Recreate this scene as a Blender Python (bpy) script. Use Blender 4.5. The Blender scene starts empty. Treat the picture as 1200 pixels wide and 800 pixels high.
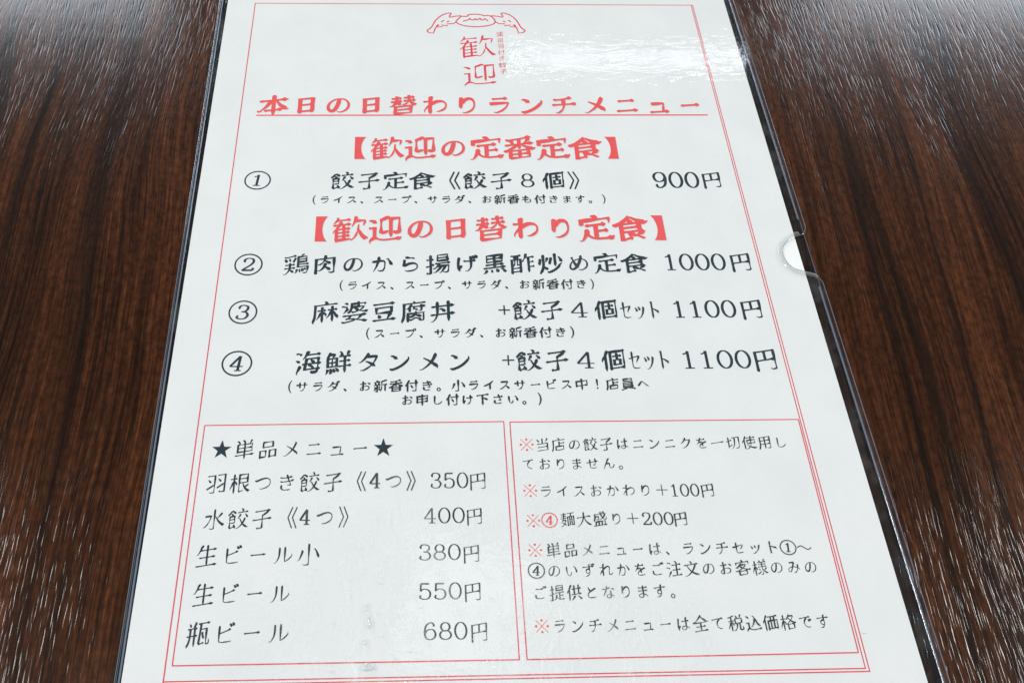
import bpy, bmesh, math, random
from mathutils import Vector, Matrix

scene = bpy.context.scene
COL = scene.collection

# ------------------------------------------------------------------ camera
def W(x, y, z=0.0):
    """sheet millimetres (origin: lower-left corner of the printed frame) -> world metres"""
    return Vector(((x - 92.0) * .001, (y - 130.0) * .001, z * .001))

PAPER_Z = 0.56                      # mm, top of the paper above the table
cam_data = bpy.data.cameras.new('camera')
cam = bpy.data.objects.new('camera', cam_data)
COL.objects.link(cam)
Rcv = Matrix(((0.9996005, -0.0195117, 0.0204463),
              (-0.0074715, -0.8801492, -0.4746384),
              (0.0272567, 0.4742960, -0.8799434)))
rot = Rcv.transposed() @ Matrix(((1, 0, 0), (0, -1, 0), (0, 0, -1)))
cam.matrix_world = Matrix.Translation(W(64.815, -18.056, 216.374 + PAPER_Z)) @ rot.to_4x4()
cam_data.sensor_width = 36.0
cam_data.lens = 27.0
cam_data.shift_x = (600 - 509) / 1200
cam_data.clip_start = 0.01
cam_data.clip_end = 50.0
scene.camera = cam

# ------------------------------------------------------------------ light
world = bpy.data.worlds.new('World')
scene.world = world
world.use_nodes = True
bg = world.node_tree.nodes['Background']
bg.inputs['Color'].default_value = (0.96, 0.97, 1.0, 1)
bg.inputs['Strength'].default_value = 0.14

def area(name, loc, target, sx, sy, power, color):
    d = bpy.data.lights.new(name, 'AREA')
    d.shape = 'RECTANGLE'; d.size = sx; d.size_y = sy
    d.energy = power; d.color = color
    o = bpy.data.objects.new(name, d); COL.objects.link(o)
    o.location = loc
    o.rotation_euler = (Vector(target) - Vector(loc)).to_track_quat('-Z', 'Y').to_euler()
    return o

# shop window across the far end of the room, low ceiling tubes far away, ceiling tubes overhead
area('window_light', (-2.75, 3.2, 1.63), (-2.75, 0.0, 1.57), 3.0, 1.60, 165, (0.80, 0.90, 1.0))
area('window_light', (3.15, 3.2, 1.60), (3.15, 0.0, 1.54), 2.3, 1.60, 118, (0.80, 0.90, 1.0))
area('far_tube_light', (0.78, 2.12, 1.79), (0.78, 0.1, 0), 0.90, 0.024, 0.85, (0.93, 0.97, 1.0))
area('side_lamp_light', (-1.65, -0.10, 1.75), (0, 0, 0), 1.25, 0.20, 33, (0.99, 0.97, 0.94))
area('side_lamp_light', (2.15, -0.12, 1.75), (0, 0, 0), 1.15, 0.20, 38, (0.99, 0.97, 0.94))
area('overhead_tube_light', (0.0, -0.20, 1.75), (0, -0.12, 0), 1.6, 0.10, 9, (1.0, 0.95, 0.86))
area('dim_lamp_light', (0.10, 0.16, 1.75), (0.05, 0, 0), 0.30, 0.30, 0.45, (1.0, 0.98, 0.94))

scene.view_settings.view_transform = 'Standard'
scene.view_settings.look = 'None'
scene.view_settings.exposure = -0.13
scene.view_settings.gamma = 1.0
scene.render.engine = 'CYCLES'
scene.cycles.transparent_max_bounces = 24
scene.cycles.max_bounces = 12
scene.cycles.caustics_reflective = False
scene.cycles.caustics_refractive = False

# ------------------------------------------------------------------ node helpers
def new_mat(name):
    m = bpy.data.materials.new(name); m.use_nodes = True
    nt = m.node_tree
    for n in list(nt.nodes): nt.nodes.remove(n)
    out = nt.nodes.new('ShaderNodeOutputMaterial')
    return m, nt, out

class NT:
    def __init__(self, nt): self.nt = nt
    def n(self, t, **kw):
        x = self.nt.nodes.new(t)
        for k, v in kw.items(): setattr(x, k, v)
        return x
    def put(self, sock, v):
        if hasattr(v, 'is_output'): self.nt.links.new(v, sock)
        else: sock.default_value = v
    def math(self, op, a, b=0.0, clamp=False):
        x = self.n('ShaderNodeMath', operation=op); x.use_clamp = clamp
        self.put(x.inputs[0], a); self.put(x.inputs[1], b)
        return x.outputs[0]
    def vmul(self, v, s):
        x = self.n('ShaderNodeVectorMath', operation='MULTIPLY')
        self.put(x.inputs[0], v); x.inputs[1].default_value = s
        return x.outputs[0]
    def noise(self, v, scale, detail=2.0, rough=.5, dist=0.0):
        x = self.n('ShaderNodeTexNoise')
        self.put(x.inputs['Vector'], v); x.inputs['Scale'].default_value = scale
        x.inputs['Detail'].default_value = detail; x.inputs['Roughness'].default_value = rough
        x.inputs['Distortion'].default_value = dist
        return x.outputs['Fac']
    def ramp(self, f, a, b):
        x = self.n('ShaderNodeMapRange'); x.clamp = True
        self.put(x.inputs['Value'], f)
        x.inputs['From Min'].default_value = a; x.inputs['From Max'].default_value = b
        return x.outputs['Result']
    def mix(self, f, a, b):
        x = self.n('ShaderNodeMix', data_type='RGBA')
        self.put(x.inputs[0], f); self.put(x.inputs[6], a); self.put(x.inputs[7], b)
        return x.outputs[2]
    def fmix(self, f, a, b):
        x = self.n('ShaderNodeMix', data_type='FLOAT')
        self.put(x.inputs[0], f); self.put(x.inputs[2], a); self.put(x.inputs[3], b)
        return x.outputs[0]
    def bump(self, h, strength, dist, normal=None):
        x = self.n('ShaderNodeBump'); self.put(x.inputs['Height'], h)
        x.inputs['Strength'].default_value = strength; x.inputs['Distance'].default_value = dist
        if normal is not None: self.put(x.inputs['Normal'], normal)
        return x.outputs['Normal']

# ------------------------------------------------------------------ materials
def wood_material():
    m, nt, out = new_mat('dark_lacquered_wood'); N = NT(nt)
    tc = N.n('ShaderNodeTexCoord').outputs['Object']
    mp = N.n('ShaderNodeMapping'); N.put(mp.inputs['Vector'], tc)
    mp.inputs['Rotation'].default_value = (0, 0, math.radians(1.5))
    co = mp.outputs['Vector']
    sep = N.n('ShaderNodeSeparateXYZ'); N.put(sep.inputs[0], co)
    wv = N.noise(N.vmul(co, (9, 3.2, 1)), 1.0, 2.0)
    wx = N.math('ADD', sep.outputs['X'], N.math('MULTIPLY', N.math('SUBTRACT', wv, .5), .045))
    cmb = N.n('ShaderNodeCombineXYZ'); N.put(cmb.inputs[0], wx); N.put(cmb.inputs[1], sep.outputs['Y'])
    c = cmb.outputs[0]
    broad = N.noise(N.vmul(c, (34, 1.3, 1)), 1.0, 3.0, .55)
    fine = N.noise(N.vmul(c, (520, 11, 1)), 1.0, 6.0, .72)
    ray = N.noise(N.vmul(c, (520, 330, 1)), 1.0, 3.0, .6)
    hair = N.noise(N.vmul(c, (1900, 30, 1)), 1.0, 3.0, .65)
    t = N.math('ADD', N.math('MULTIPLY', N.ramp(broad, .34, .72), .50), N.math('MULTIPLY', N.ramp(fine, .40, .64), .50))
    t = N.math('MULTIPLY', t, N.fmix(N.ramp(hair, .35, .65), .42, 1.30), clamp=True)
    t = N.math('MULTIPLY', t, N.fmix(N.ramp(ray, .35, .65), .58, 1.30), clamp=True)
    colr = N.mix(t, (0.0042, 0.0015, 0.0008, 1), (0.108, 0.0355, 0.0122, 1))
    vein = N.noise(N.vmul(c, (21, .9, 1)), 1.0, 1.5, .4)
    vm = N.ramp(N.math('ABSOLUTE', N.math('SUBTRACT', vein, .52)), .022, .003)
    colr = N.mix(N.math('MULTIPLY', vm, .7), colr, (0.004, 0.0025, 0.002, 1))
    # embossed pores: short dashes along the grain
    pn = N.noise(N.vmul(c, (1250, 95, 1)), 1.0, 1.0, .5)
    patch = N.noise(N.vmul(c, (70, 12, 1)), 1.0, 2.0)
    pore = N.math('MULTIPLY', N.ramp(pn, .51, .73), N.fmix(N.ramp(patch, .3, .6), .35, 1.0))
    colr = N.mix(N.math('MULTIPLY', pore, .55), colr, (0.004, 0.0022, 0.0016, 1))
    soft = N.noise(N.vmul(c, (260, 60, 1)), 1.0, 3.0, .6)
    h = N.math('SUBTRACT', N.math('ADD', N.math('MULTIPLY', soft, .5), N.math('MULTIPLY', ray, .20)), pore)
    b = N.bump(h, 1.0, .000042)
    p = N.n('ShaderNodeBsdfPrincipled')
    N.put(p.inputs['Base Color'], colr)
    N.put(p.inputs['Roughness'], N.fmix(patch, .13, .19))
    p.inputs['Specular IOR Level'].default_value = .33
    N.put(p.inputs['Normal'], b)
    nt.links.new(p.outputs[0], out.inputs[0])
    return m

def paper_material():
    m, nt, out = new_mat('white_paper'); N = NT(nt)
    tc = N.n('ShaderNodeTexCoord').outputs['Object']
    f = N.noise(tc, 900, 4.0, .6)
    g = N.noise(tc, 45, 3.0, .5)
    colr = N.mix(f, (0.722, 0.745, 0.747, 1), (0.778, 0.798, 0.800, 1))
    colr = N.mix(N.ramp(g, .35, .7), colr, (0.715, 0.742, 0.748, 1))
    p = N.n('ShaderNodeBsdfPrincipled')
    N.put(p.inputs['Base Color'], colr); p.inputs['Roughness'].default_value = .75
    p.inputs['Specular IOR Level'].default_value = .25
    N.put(p.inputs['Normal'], N.bump(f, .12, .0001))
    nt.links.new(p.outputs[0], out.inputs[0])
    return m

def ink(name, c, var=.18):
    m, nt, out = new_mat(name); N = NT(nt)
    tc = N.n('ShaderNodeTexCoord').outputs['Object']
    f = N.noise(tc, 1600, 3.0, .6)
    lo = tuple(x * (1 - var) for x in c) + (1,)
    hi = tuple(min(1, x * (1 + var) + .01) for x in c) + (1,)
    p = N.n('ShaderNodeBsdfPrincipled')
    N.put(p.inputs['Base Color'], N.mix(f, lo, hi)); p.inputs['Roughness'].default_value = .6
    p.inputs['Specular IOR Level'].default_value = .2
    nt.links.new(p.outputs[0], out.inputs[0])
    return m

def plastic_material(name, tint, used):
    """clear PVC sheet: see-through with a mirror-like face, smears, scratches"""
    m, nt, out = new_mat(name); N = NT(nt)
    tc = N.n('ShaderNodeTexCoord').outputs['Object']
    wave = N.noise(N.vmul(tc, (130, 330, 1)), 1.0, 3.0, .6)
    peel = N.noise(tc, 520, 3.0, .6)
    # scratches: thin streaks in two directions
    def scratch(ang, sc, th):
        mp = N.n('ShaderNodeMapping'); N.put(mp.inputs['Vector'], tc)
        mp.inputs['Rotation'].default_value = (0, 0, math.radians(ang))
        return N.ramp(N.noise(N.vmul(mp.outputs[0], sc), 1.0, 1.0, .4), th, th + .05)
    s = N.math('MAXIMUM', scratch(38, (1500, 60, 1), .73), scratch(-24, (1300, 70, 1), .74))
    # greasy, handled area near the lower middle of the sheet
    sp = N.n('ShaderNodeSeparateXYZ'); N.put(sp.inputs[0], tc)
    dx = N.math('MULTIPLY', N.math('SUBTRACT', sp.outputs['X'], -.010), 1 / .060)
    dy = N.math('MULTIPLY', N.math('SUBTRACT', sp.outputs['Y'], -.128), 1 / .050)
    r2 = N.math('ADD', N.math('MULTIPLY', dx, dx), N.math('MULTIPLY', dy, dy))
    zone = N.ramp(r2, 1.6, .05)
    spots = N.n('ShaderNodeTexVoronoi'); N.put(spots.inputs['Vector'], tc); spots.inputs['Scale'].default_value = 620
    spray = N.math('MULTIPLY', N.ramp(spots.outputs['Distance'], .38, .12), N.ramp(N.noise(tc, 240, 2.0), .52, .66))
    s = N.math('MULTIPLY', s, N.fmix(zone, .12, 1.0))
    h = N.math('ADD', N.math('MULTIPLY', wave, .8), N.math('MULTIPLY', peel, .15))
    h = N.math('ADD', h, N.math('MULTIPLY', s, .10))
    h = N.math('ADD', h, N.math('MULTIPLY', N.math('MULTIPLY', spray, zone), .55)) if used else h
    nrm = N.bump(h, 1.0, .00005 if used else .00003)
    blot = N.noise(N.vmul(tc, (1, .6, 1)), 150, 6.0, .72, 1.2)
    smear = N.math('MULTIPLY', zone, N.ramp(blot, .48, .64))
    allover = N.math('MULTIPLY', N.ramp(N.noise(tc, 55, 5.0, .65), .5, .75), .09)
    film = N.math('MAXIMUM', smear, allover) if used else allover
    rough = N.fmix(film, .022, .30)
    lw = N.n('ShaderNodeLayerWeight'); lw.inputs['Blend'].default_value = .5
    fr = N.math('ADD', N.math('MULTIPLY', N.math('POWER', lw.outputs['Facing'], 5.0), .92), .023)
    tr = N.n('ShaderNodeBsdfTransparent'); tr.inputs[0].default_value = tint
    gl = N.n('ShaderNodeBsdfGlossy'); N.put(gl.inputs['Roughness'], rough); N.put(gl.inputs['Normal'], nrm)
    gl.inputs['Color'].default_value = (.95, .97, 1, 1)
    mx = N.n('ShaderNodeMixShader'); N.put(mx.inputs[0], fr)
    nt.links.new(tr.outputs[0], mx.inputs[1]); nt.links.new(gl.outputs[0], mx.inputs[2])
    df = N.n('ShaderNodeBsdfDiffuse'); df.inputs[0].default_value = (.85, .88, .88, 1)
    m2 = N.n('ShaderNodeMixShader')
    N.put(m2.inputs[0], N.math('MULTIPLY', N.math('MAXIMUM', film, N.math('MULTIPLY', s, 1.0)), .19))
    nt.links.new(mx.outputs[0], m2.inputs[1]); nt.links.new(df.outputs[0], m2.inputs[2])
    nt.links.new(m2.outputs[0], out.inputs[0])
    return m

def edge_material():
    m, nt, out = new_mat('clear_plastic_edge'); N = NT(nt)
    tc = N.n('ShaderNodeTexCoord').outputs['Object']
    f = N.noise(N.vmul(tc, (300, 300, 300)), 1.0, 3.0)
    tr = N.n('ShaderNodeBsdfTransparent'); tr.inputs[0].default_value = (.78, .86, .92, 1)
    p = N.n('ShaderNodeBsdfPrincipled')
    p.inputs['Base Color'].default_value = (.24, .30, .38, 1)
    N.put(p.inputs['Roughness'], N.fmix(f, .06, .14)); p.inputs['Specular IOR Level'].default_value = 1.0
    mx = N.n('ShaderNodeMixShader'); mx.inputs[0].default_value = .55
    nt.links.new(tr.outputs[0], mx.inputs[1]); nt.links.new(p.outputs[0], mx.inputs[2])
    nt.links.new(mx.outputs[0], out.inputs[0])
    return m

def water_material():
    m, nt, out = new_mat('water'); N = NT(nt)
    tc = N.n('ShaderNodeTexCoord').outputs['Object']
    f = N.noise(tc, 700, 2.0)
    lw = N.n('ShaderNodeLayerWeight'); lw.inputs['Blend'].default_value = .5
    fr = N.math('ADD', N.math('MULTIPLY', N.math('POWER', lw.outputs['Facing'], 4.0), .9), .035)
    tr = N.n('ShaderNodeBsdfTransparent'); tr.inputs[0].default_value = (.975, .985, .985, 1)
    gl = N.n('ShaderNodeBsdfGlossy'); N.put(gl.inputs['Roughness'], N.fmix(f, .01, .05))
    mx = N.n('ShaderNodeMixShader'); N.put(mx.inputs[0], fr)
    nt.links.new(tr.outputs[0], mx.inputs[1]); nt.links.new(gl.outputs[0], mx.inputs[2])
    df = N.n('ShaderNodeBsdfDiffuse'); df.inputs[0].default_value = (.9, .92, .92, 1)  # white painted on towards the rim, standing in for refracted light
    m2 = N.n('ShaderNodeMixShader')
    N.put(m2.inputs[0], N.math('MULTIPLY', N.math('POWER', lw.outputs['Facing'], 2.0), .8, True))
    nt.links.new(mx.outputs[0], m2.inputs[1]); nt.links.new(df.outputs[0], m2.inputs[2])
    nt.links.new(m2.outputs[0], out.inputs[0])
    return m

M_WOOD = wood_material()
M_PAPER = paper_material()
M_INK = {'k': ink('blue_black_ink', (.010, .029, .041)), 'r': ink('red_ink', (.77, .088, .092), .06),
         'l': ink('logo_red_ink', (.72, .060, .085), .08), 'f': ink('frame_red_ink', (.68, .085, .115), .08),
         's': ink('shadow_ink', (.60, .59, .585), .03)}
M_COVER = plastic_material('clear_cover_plastic', (.994, .998, 1.0, 1), True)
M_BACK = plastic_material('clear_back_plastic', (.80, .89, .96, 1), False)
M_EDGE = edge_material()
M_WATER = water_material()

# ------------------------------------------------------------------ object helpers
def empty(name, loc, label, cat):
    o = bpy.data.objects.new(name, None); COL.objects.link(o)
    o.empty_display_size = .02; o.location = loc
    o['label'] = label; o['category'] = cat
    return o

def link_mesh(name, verts, faces, mats, parent=None, fmat=None, smooth=False):
    me = bpy.data.meshes.new(name)
    org = parent_origin(parent)
    me.from_pydata([tuple(Vector(v) - org) for v in verts], [], faces)
    for m in mats: me.materials.append(m)
    if fmat:
        for p, i in zip(me.polygons, fmat): p.material_index = i
    if smooth:
        for p in me.polygons: p.use_smooth = True
    me.update()
    o = bpy.data.objects.new(name, me); COL.objects.link(o)
    if parent: o.parent = parent
    return o

def parent_origin(p):
    v = Vector((0, 0, 0))
    while p is not None:
        v += Vector(p.location); p = p.parent
    return v

# ------------------------------------------------------------------ lettering data (strokes of each character, and where each line is printed)
GLYPHS = {
'い':[[675,759,728,741,788,631,834,503,872,325],[172,778,175,525,188,412,219,288,256,216,291,181,334,162,369,162,412,181,447,219,494,319,494,347,481,394]],
'お':[[156,694,322,694,575,731],[347,891,362,881,359,175,350,153,325,134,259,138,209,159,181,181,150,228,150,281,169,322,225,378,278,412,322,425,400,469,491,488,562,497,678,494,762,459,784,441,812,397,822,356,822,306,803,244,753,191,672,150,566,131,519,159],[731,759,900,653]],
'か':[[366,878,381,862,378,809,362,700,334,612,316,525,247,325,153,138],[119,641,303,650,438,666,538,666,575,656,619,612,628,588,634,516,631,422,612,288,575,181,538,144,478,128,384,138,350,175],[731,753,769,744,869,559,909,456,947,441]],
'き':[[184,572,197,556,288,550,462,550,688,569,781,588,844,641],[178,797,216,762,356,753,459,753,616,766,756,797,769,791],[500,891,528,869,538,806,600,625,603,600,650,522,653,500,706,406,716,369,712,350,688,350,559,362,550,372],[245,359,228,309,225,244,244,191,291,147,341,125,400,112,525,106,691,119]],
'け':[[197,847,159,584,153,422,166,291,194,212,203,150],[275,403,231,272,194,247],[425,653,431,647,469,644,581,641,884,662],[716,856,719,434,700,309,669,231,644,194,588,138,547,109,475,116]],
'げ':[[669,862,697,841,697,412,681,303,647,216,622,178,569,125,531,97,469,100],[400,656,422,631,469,628,659,628,875,647],[184,831,147,553,144,388,153,284,184,197,191,131],[259,397,262,384,225,269,182,233],[791,884,803,881,841,791,866,775],[897,912,906,909,941,822,966,809]],
'ご':[[200,384,197,262,203,234,244,181,291,153,347,134,472,122,666,131,778,150],[878,928,928,841,959,828],[734,894,769,884,819,797],[231,791,259,762,312,759,512,756,709,766]],
'さ':[[181,719,206,703,306,697,556,700,709,719,822,744,850,791],[525,888,553,872,581,775,584,741,681,534,725,466,738,419,734,406,669,406,566,416,556,425],[253,412,231,347,225,297,228,253,238,222,262,184,319,147,416,119,631,119,716,131,756,175]],
'し':[[288,853,275,397,278,259,288,216,303,184,338,147,384,122,441,109,522,109,584,119,647,138,719,175,800,241,841,288,841,328]],
'す':[[580,572,509,584,453,584,400,566,366,531,350,503,341,431,344,406,359,372,416,325,481,316,590,343],[622,909,581,872,581,609,609,422,581,278,553,231,509,188,462,153,375,112,300,128],[131,734,619,747,891,744]],
'ず':[[106,722,456,734,862,731],[552,562,444,575,400,569,375,556,341,525,322,494,312,416,331,359,372,322,400,309,456,306,561,333],[519,884,553,856,553,600,562,509,578,441,578,388,553,269,534,231,512,206,431,141,341,100,272,119],[684,894,719,888,762,816,784,806],[819,916,841,912,884,844,912,831]],
'せ':[[694,850,694,594,684,434,675,397,656,378,638,375,559,378,541,381,516,409],[59,603,88,581,97,581,588,631,881,647],[297,819,297,334,303,247,319,200,353,166,422,144,628,141,772,153]],
'つ':[[84,634,128,612,144,612,409,700,506,722,569,728,641,728,719,712,791,672,822,638,853,569,859,469,831,378,809,344,769,303,684,247,541,197,394,178,350,200]],
'て':[[103,762,134,744,494,784,644,788,722,800,841,803],[604,778,584,734,503,659,447,569,419,472,419,381,450,291,481,247,531,203,628,156,734,134,741,122]],
'で':[[122,741,522,781,634,781,712,794,834,797],[598,772,578,728,484,638,434,547,419,500,409,434,412,378,425,325,466,253,525,197,581,166,641,144,712,128,731,128,791,162],[800,656,834,641,888,553],[697,609,722,603,775,512]],
'と':[[788,722,756,728,731,716,472,575,450,569,350,494,297,441,262,391,247,344,244,275,259,228,294,188,347,156,400,141,466,131,616,131,800,150],[284,841,325,738,414,561]],
'な':[[647,566,656,209,641,156,609,125,581,112,503,103,431,116,394,138,372,162,359,203,362,238,372,266,403,300,466,325,562,328,616,322,694,284,725,281,753,266,850,197,856,156],[394,878,378,769,294,550,169,328,150,309,119,303],[106,738,138,706,303,706,525,744,544,756,566,791],[712,728,872,638]],
'の':[[512,793,509,709,466,503,403,334,369,275,331,234,275,212,225,219,200,234,169,269,144,316,131,362,125,428,138,519,156,572,184,622,256,703,312,744,372,772,441,791,588,794,656,778,734,738,784,694,812,656,853,562,862,500,862,431,844,347,819,294,794,259,722,194,694,178,650,156,559,131,491,156]],
'は':[[744,888,700,847,700,541,712,269,712,231,703,194,691,169,650,138,600,125,547,125,488,134,456,150,425,178,412,206,409,231,422,284,450,316,475,331,516,344,606,350,669,344,753,300,788,294,881,228,897,212,903,184],[434,669,556,662,662,666,875,684],[197,847,150,478,153,288,178,194,184,122],[262,384,262,369,222,259,178,228]],
'へ':[[128,347,125,391,200,475,350,669,384,694,425,700,466,684,497,653,684,431,884,222]],
'ま':[[525,872,525,578,538,272,538,222,528,172,506,141,472,119,388,106,300,119,262,138,238,159,225,181,219,225,225,256,247,291,272,309,316,328,369,338,494,334,584,303,622,297,712,253,809,184,816,141],[209,775,228,759,394,747,647,753,803,769],[209,559,228,547,300,541,488,538,628,541,806,559]],
'み':[[231,841,259,812,525,822,541,822,547,812,534,756,453,584,450,559,403,481,397,450,353,353,291,241,256,209,228,200,178,200,147,212,119,244,106,291,116,356,144,409,184,453,216,475,284,506,344,519,488,519,547,509,744,444,819,388,844,381,891,350,909,288],[769,638,803,597,797,488,769,362,734,284,691,219,609,144,550,106,481,112]],
'め':[[600,878,616,862,603,759,569,669,569,647,547,584,475,419,381,281,334,234,281,200,247,191,188,197,147,231,128,272,122,309,125,384,141,444,194,541,241,591,325,656,403,691,528,716,650,706,731,675,800,616,831,569,853,512,862,459,862,388,838,297,797,234,712,166,631,131,581,119,506,141],[194,812,231,794,262,681,338,481,381,400,472,269]],
'も':[[128,756,153,725,181,719,272,703,412,697,572,700,616,741],[106,503,134,472,284,447,519,444,566,447,588,466],[438,903,425,894,388,831,381,797,331,325,334,259,356,197,394,153,428,131,512,112,616,116,669,128,716,147,762,178,794,209,816,250,825,300,819,381,794,444,756,500,734,512,684,522]],
'ら':[[238,716,262,688,262,669,234,438,281,416,300,422,347,459,441,503,503,519,622,525,675,516,744,481,784,438,806,362,794,275,769,231,738,200,675,159,569,128,484,119,359,119,309,153],[347,878,359,856,372,850,666,794,678,778]],
'り':[[284,869,256,662,259,553,250,478,256,381],[277,612,303,612,319,625,378,722,447,784,516,812,588,816,647,791,691,747,722,684,744,594,747,478,734,391,709,322,669,259,600,197,509,147,403,116,341,131]],
'れ':[[97,706,119,691,319,703],[378,909,334,875,328,859,325,738,300,519,303,116],[291,479,238,456,103,269,103,206],[332,582,356,575,378,581,472,659,578,716,656,728,700,719,738,688,747,669,753,625,719,297,719,228,728,194,753,166,788,156,869,169,906,188,941,216,959,275]],
'わ':[[97,706,125,688,253,703,319,703],[378,909,334,875,328,859,325,738,300,512,253,462,238,456,106,272,103,203],[317,552,372,569,422,606,516,653,581,672,650,678,703,675,759,659,819,622,853,581,878,525,884,441,869,359,834,297,772,238,681,188,594,162,572,169],[291,479,303,444,303,116]],
'を':[[295,556,328,547,369,562,434,572,494,562,534,531,550,460],[150,762,175,756,325,753,631,772,700,781,731,822],[828,581,616,491,591,488,509,431,472,419,422,388,347,316,328,275,322,238,328,188,341,166,369,141,425,119,525,109,697,116,775,125,794,147],[400,891,409,866,397,825,397,797,353,719,350,694,334,662,247,519,147,416],[550,460,553,281]],
'ん':[[291,454,347,462,394,491,447,500,491,500,522,484,547,447,553,400,553,247,566,181,600,141,644,125,688,125,734,134,781,159,838,216,897,331,881,394],[534,859,516,853,459,806,300,512,297,491,194,291,134,147,131,138,156,88]],
'イ':[[106,469,150,453,334,522,475,594,509,600,662,716,794,831],[546,609,550,128]],
'ク':[[447,916,469,869,434,803,431,781,338,659,250,572,178,512,169,506,116,509],[422,745,459,738,788,738,800,709,794,666,772,600,722,497,666,406,553,284,425,191,306,131,272,125,219,138]],
'サ':[[678,853,678,525,672,444,653,353,631,297,591,231,512,162,447,125,384,134],[312,847,316,400],[94,659,103,650,878,650]],
'ス':[[225,781,712,778,719,772,716,734,709,703,659,600,575,469,428,322,291,216,191,156,172,150,109,162],[565,432,709,297,834,156]],
'セ':[[344,850,344,256,356,194,384,162,403,153,497,138,659,141,803,156],[81,566,106,553,125,553,269,584,303,584,381,609,450,616,731,675,800,678,803,666,791,612,716,494,647,412,600,406]],
'タ':[[388,522,422,528,438,519,566,434,741,303],[456,903,469,878,434,797,328,659,259,588,159,503,116,506],[427,760,462,753,791,753,800,741,800,712,778,631,719,509,678,444,600,347,528,278,431,206,306,138,269,122,194,134]],
'ダ':[[425,884,438,856,403,775,281,619,200,538,128,481,59,481],[375,500,394,503,553,397,700,288],[785,767,762,656,722,553,656,434,569,325,456,222,334,144,241,100,166,112],[734,894,747,894,759,881,784,838,785,767],[396,739,431,731,725,731,785,767],[838,938,869,925,916,841]],
'チ':[[181,800,219,778,356,778,569,800,738,838,797,822],[516,787,512,484,503,412,484,344,434,247,366,175,300,128,238,131],[125,531,872,531,909,572]],
'ッ':[[459,647,509,503,531,491],[200,606,231,591,288,444,319,428],[769,641,788,612,788,600,756,488,709,384,631,275,541,191,434,122,375,94,306,109]],
'ト':[[422,891,375,816,378,131,403,109],[379,579,488,559,744,459,794,431,809,384]],
'ニ':[[219,722,762,722],[131,228,844,225]],
'ビ':[[228,825,231,247,247,188,269,166,316,147,397,138,634,141,775,156],[232,522,319,531,378,547,566,606,712,666,731,666],[794,916,831,903,875,825,884,819],[684,875,719,866,766,778]],
'プ':[[172,762,738,762,872,747,916,759,941,781,953,803,956,856,947,884,919,912,881,925,831,919,800,894,784,866,781,844,772,659,738,547,703,469,659,394,562,284,453,203,328,144,303,138,231,156]],
'メ':[[728,853,744,812,681,656,622,547,528,419,422,309,278,194,188,141,131,150],[288,675,516,516,703,356,809,250,809,191]],
'ュ':[[184,169,819,166],[259,603,281,578,662,578,675,572,681,556,678,506,638,231,634,170]],
'ラ':[[269,819,766,819],[172,594,178,588,800,588,809,575,794,491,741,381,706,334,606,238,522,184,406,134,366,128,309,147]],
'ル':[[307,824,300,522,275,366,231,269,178,191,134,147,75,144],[569,825,569,181,575,175,594,175,647,188,716,228,794,288,903,397,903,462]],
'ン':[[188,791,238,794,412,650],[144,178,225,150,325,178,388,200,500,253,609,322,694,391,772,469,825,534,875,609,872,678]],
'ー':[[144,503,850,500]],
'一':[[84,506,916,506]],
'下':[[94,847,906,847],[478,846,478,78],[479,600,547,597,716,503,828,428]],
'中':[[132,403,862,403],[497,916,497,78],[131,344,134,744,856,744,862,738,862,350]],
'丼':[[300,916,300,462,297,412,275,316,247,234,191,150,125,91,94,91],[697,912,697,78],[81,375,912,375],[109,728,891,728],[403,612,441,612,478,581,550,506,550,481]],
'付':[[788,903,788,156,781,109,756,81,612,72,597,72,531,106],[381,697,912,697],[209,641,150,616,88,538,84,506],[303,928,316,903,231,738,219,684,222,78],[447,512,459,509,562,334,575,325]],
'使':[[356,812,925,812],[353,359,397,347,438,294,503,234,597,172,672,138,750,109,884,78,912,81,966,103],[194,663,138,641,69,556,62,512],[634,916,634,478,619,344,594,272,581,247,512,169,447,122,347,78,288,97],[284,941,297,919,294,906,212,750,203,709,206,72],[629,438,388,434,381,441,384,647,884,647,891,641,891,441,884,434,629,438]],
'供':[[497,909,497,388],[184,651,128,625,69,550,62,497],[334,934,288,909,206,744,194,691,197,78],[347,388,919,388],[766,909,766,388],[369,709,909,709],[728,259,762,253,784,231,900,88,934,81],[544,272,500,256,444,175,362,91,319,88]],
'価':[[722,821,719,154],[360,153,902,153],[359,91,362,591,897,591,903,584,903,97],[347,822,912,822],[175,657,128,638,66,559,59,497],[534,821,538,154],[262,931,272,906,197,753,184,700,188,75]],
'個':[[244,934,253,922,256,900,197,766,181,697,188,622,188,72],[376,131,890,131],[632,492,522,484,522,278,747,275,750,484,632,492],[481,656,788,656],[631,766,632,492],[375,75,378,866,884,866,891,859,891,81],[174,654,128,634,75,566,62,547,56,481]],
'全':[[497,552,498,104],[547,938,525,931,328,731,174,617],[503,891,691,719,832,614],[50,578,94,572,138,597,203,581,228,556,775,556,797,578,869,594,909,569,975,578],[238,331,772,331],[109,100,891,100]],
'円':[[494,850,494,485],[125,75,128,853,875,850,875,131,869,100,838,81,728,75,666,109],[126,484,874,484]],
'切':[[616,831,616,712,597,494,569,369,544,300,484,197,412,122,372,94,328,97],[453,834,897,831,884,394,872,253,853,153,838,119,819,100,781,88,688,88,641,119],[53,622,69,616,156,631,244,656,394,684],[194,881,194,312,150,200],[195,275,256,284,400,347]],
'単':[[250,748,188,747,181,741,181,419,191,409,812,409,822,419,822,738,816,747,250,748],[182,581,821,581],[156,919,197,909,253,834,250,748],[788,928,794,906,731,809,719,754],[88,250,912,250],[403,931,444,922,456,909,497,831,484,781,497,709,497,75]],
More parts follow.
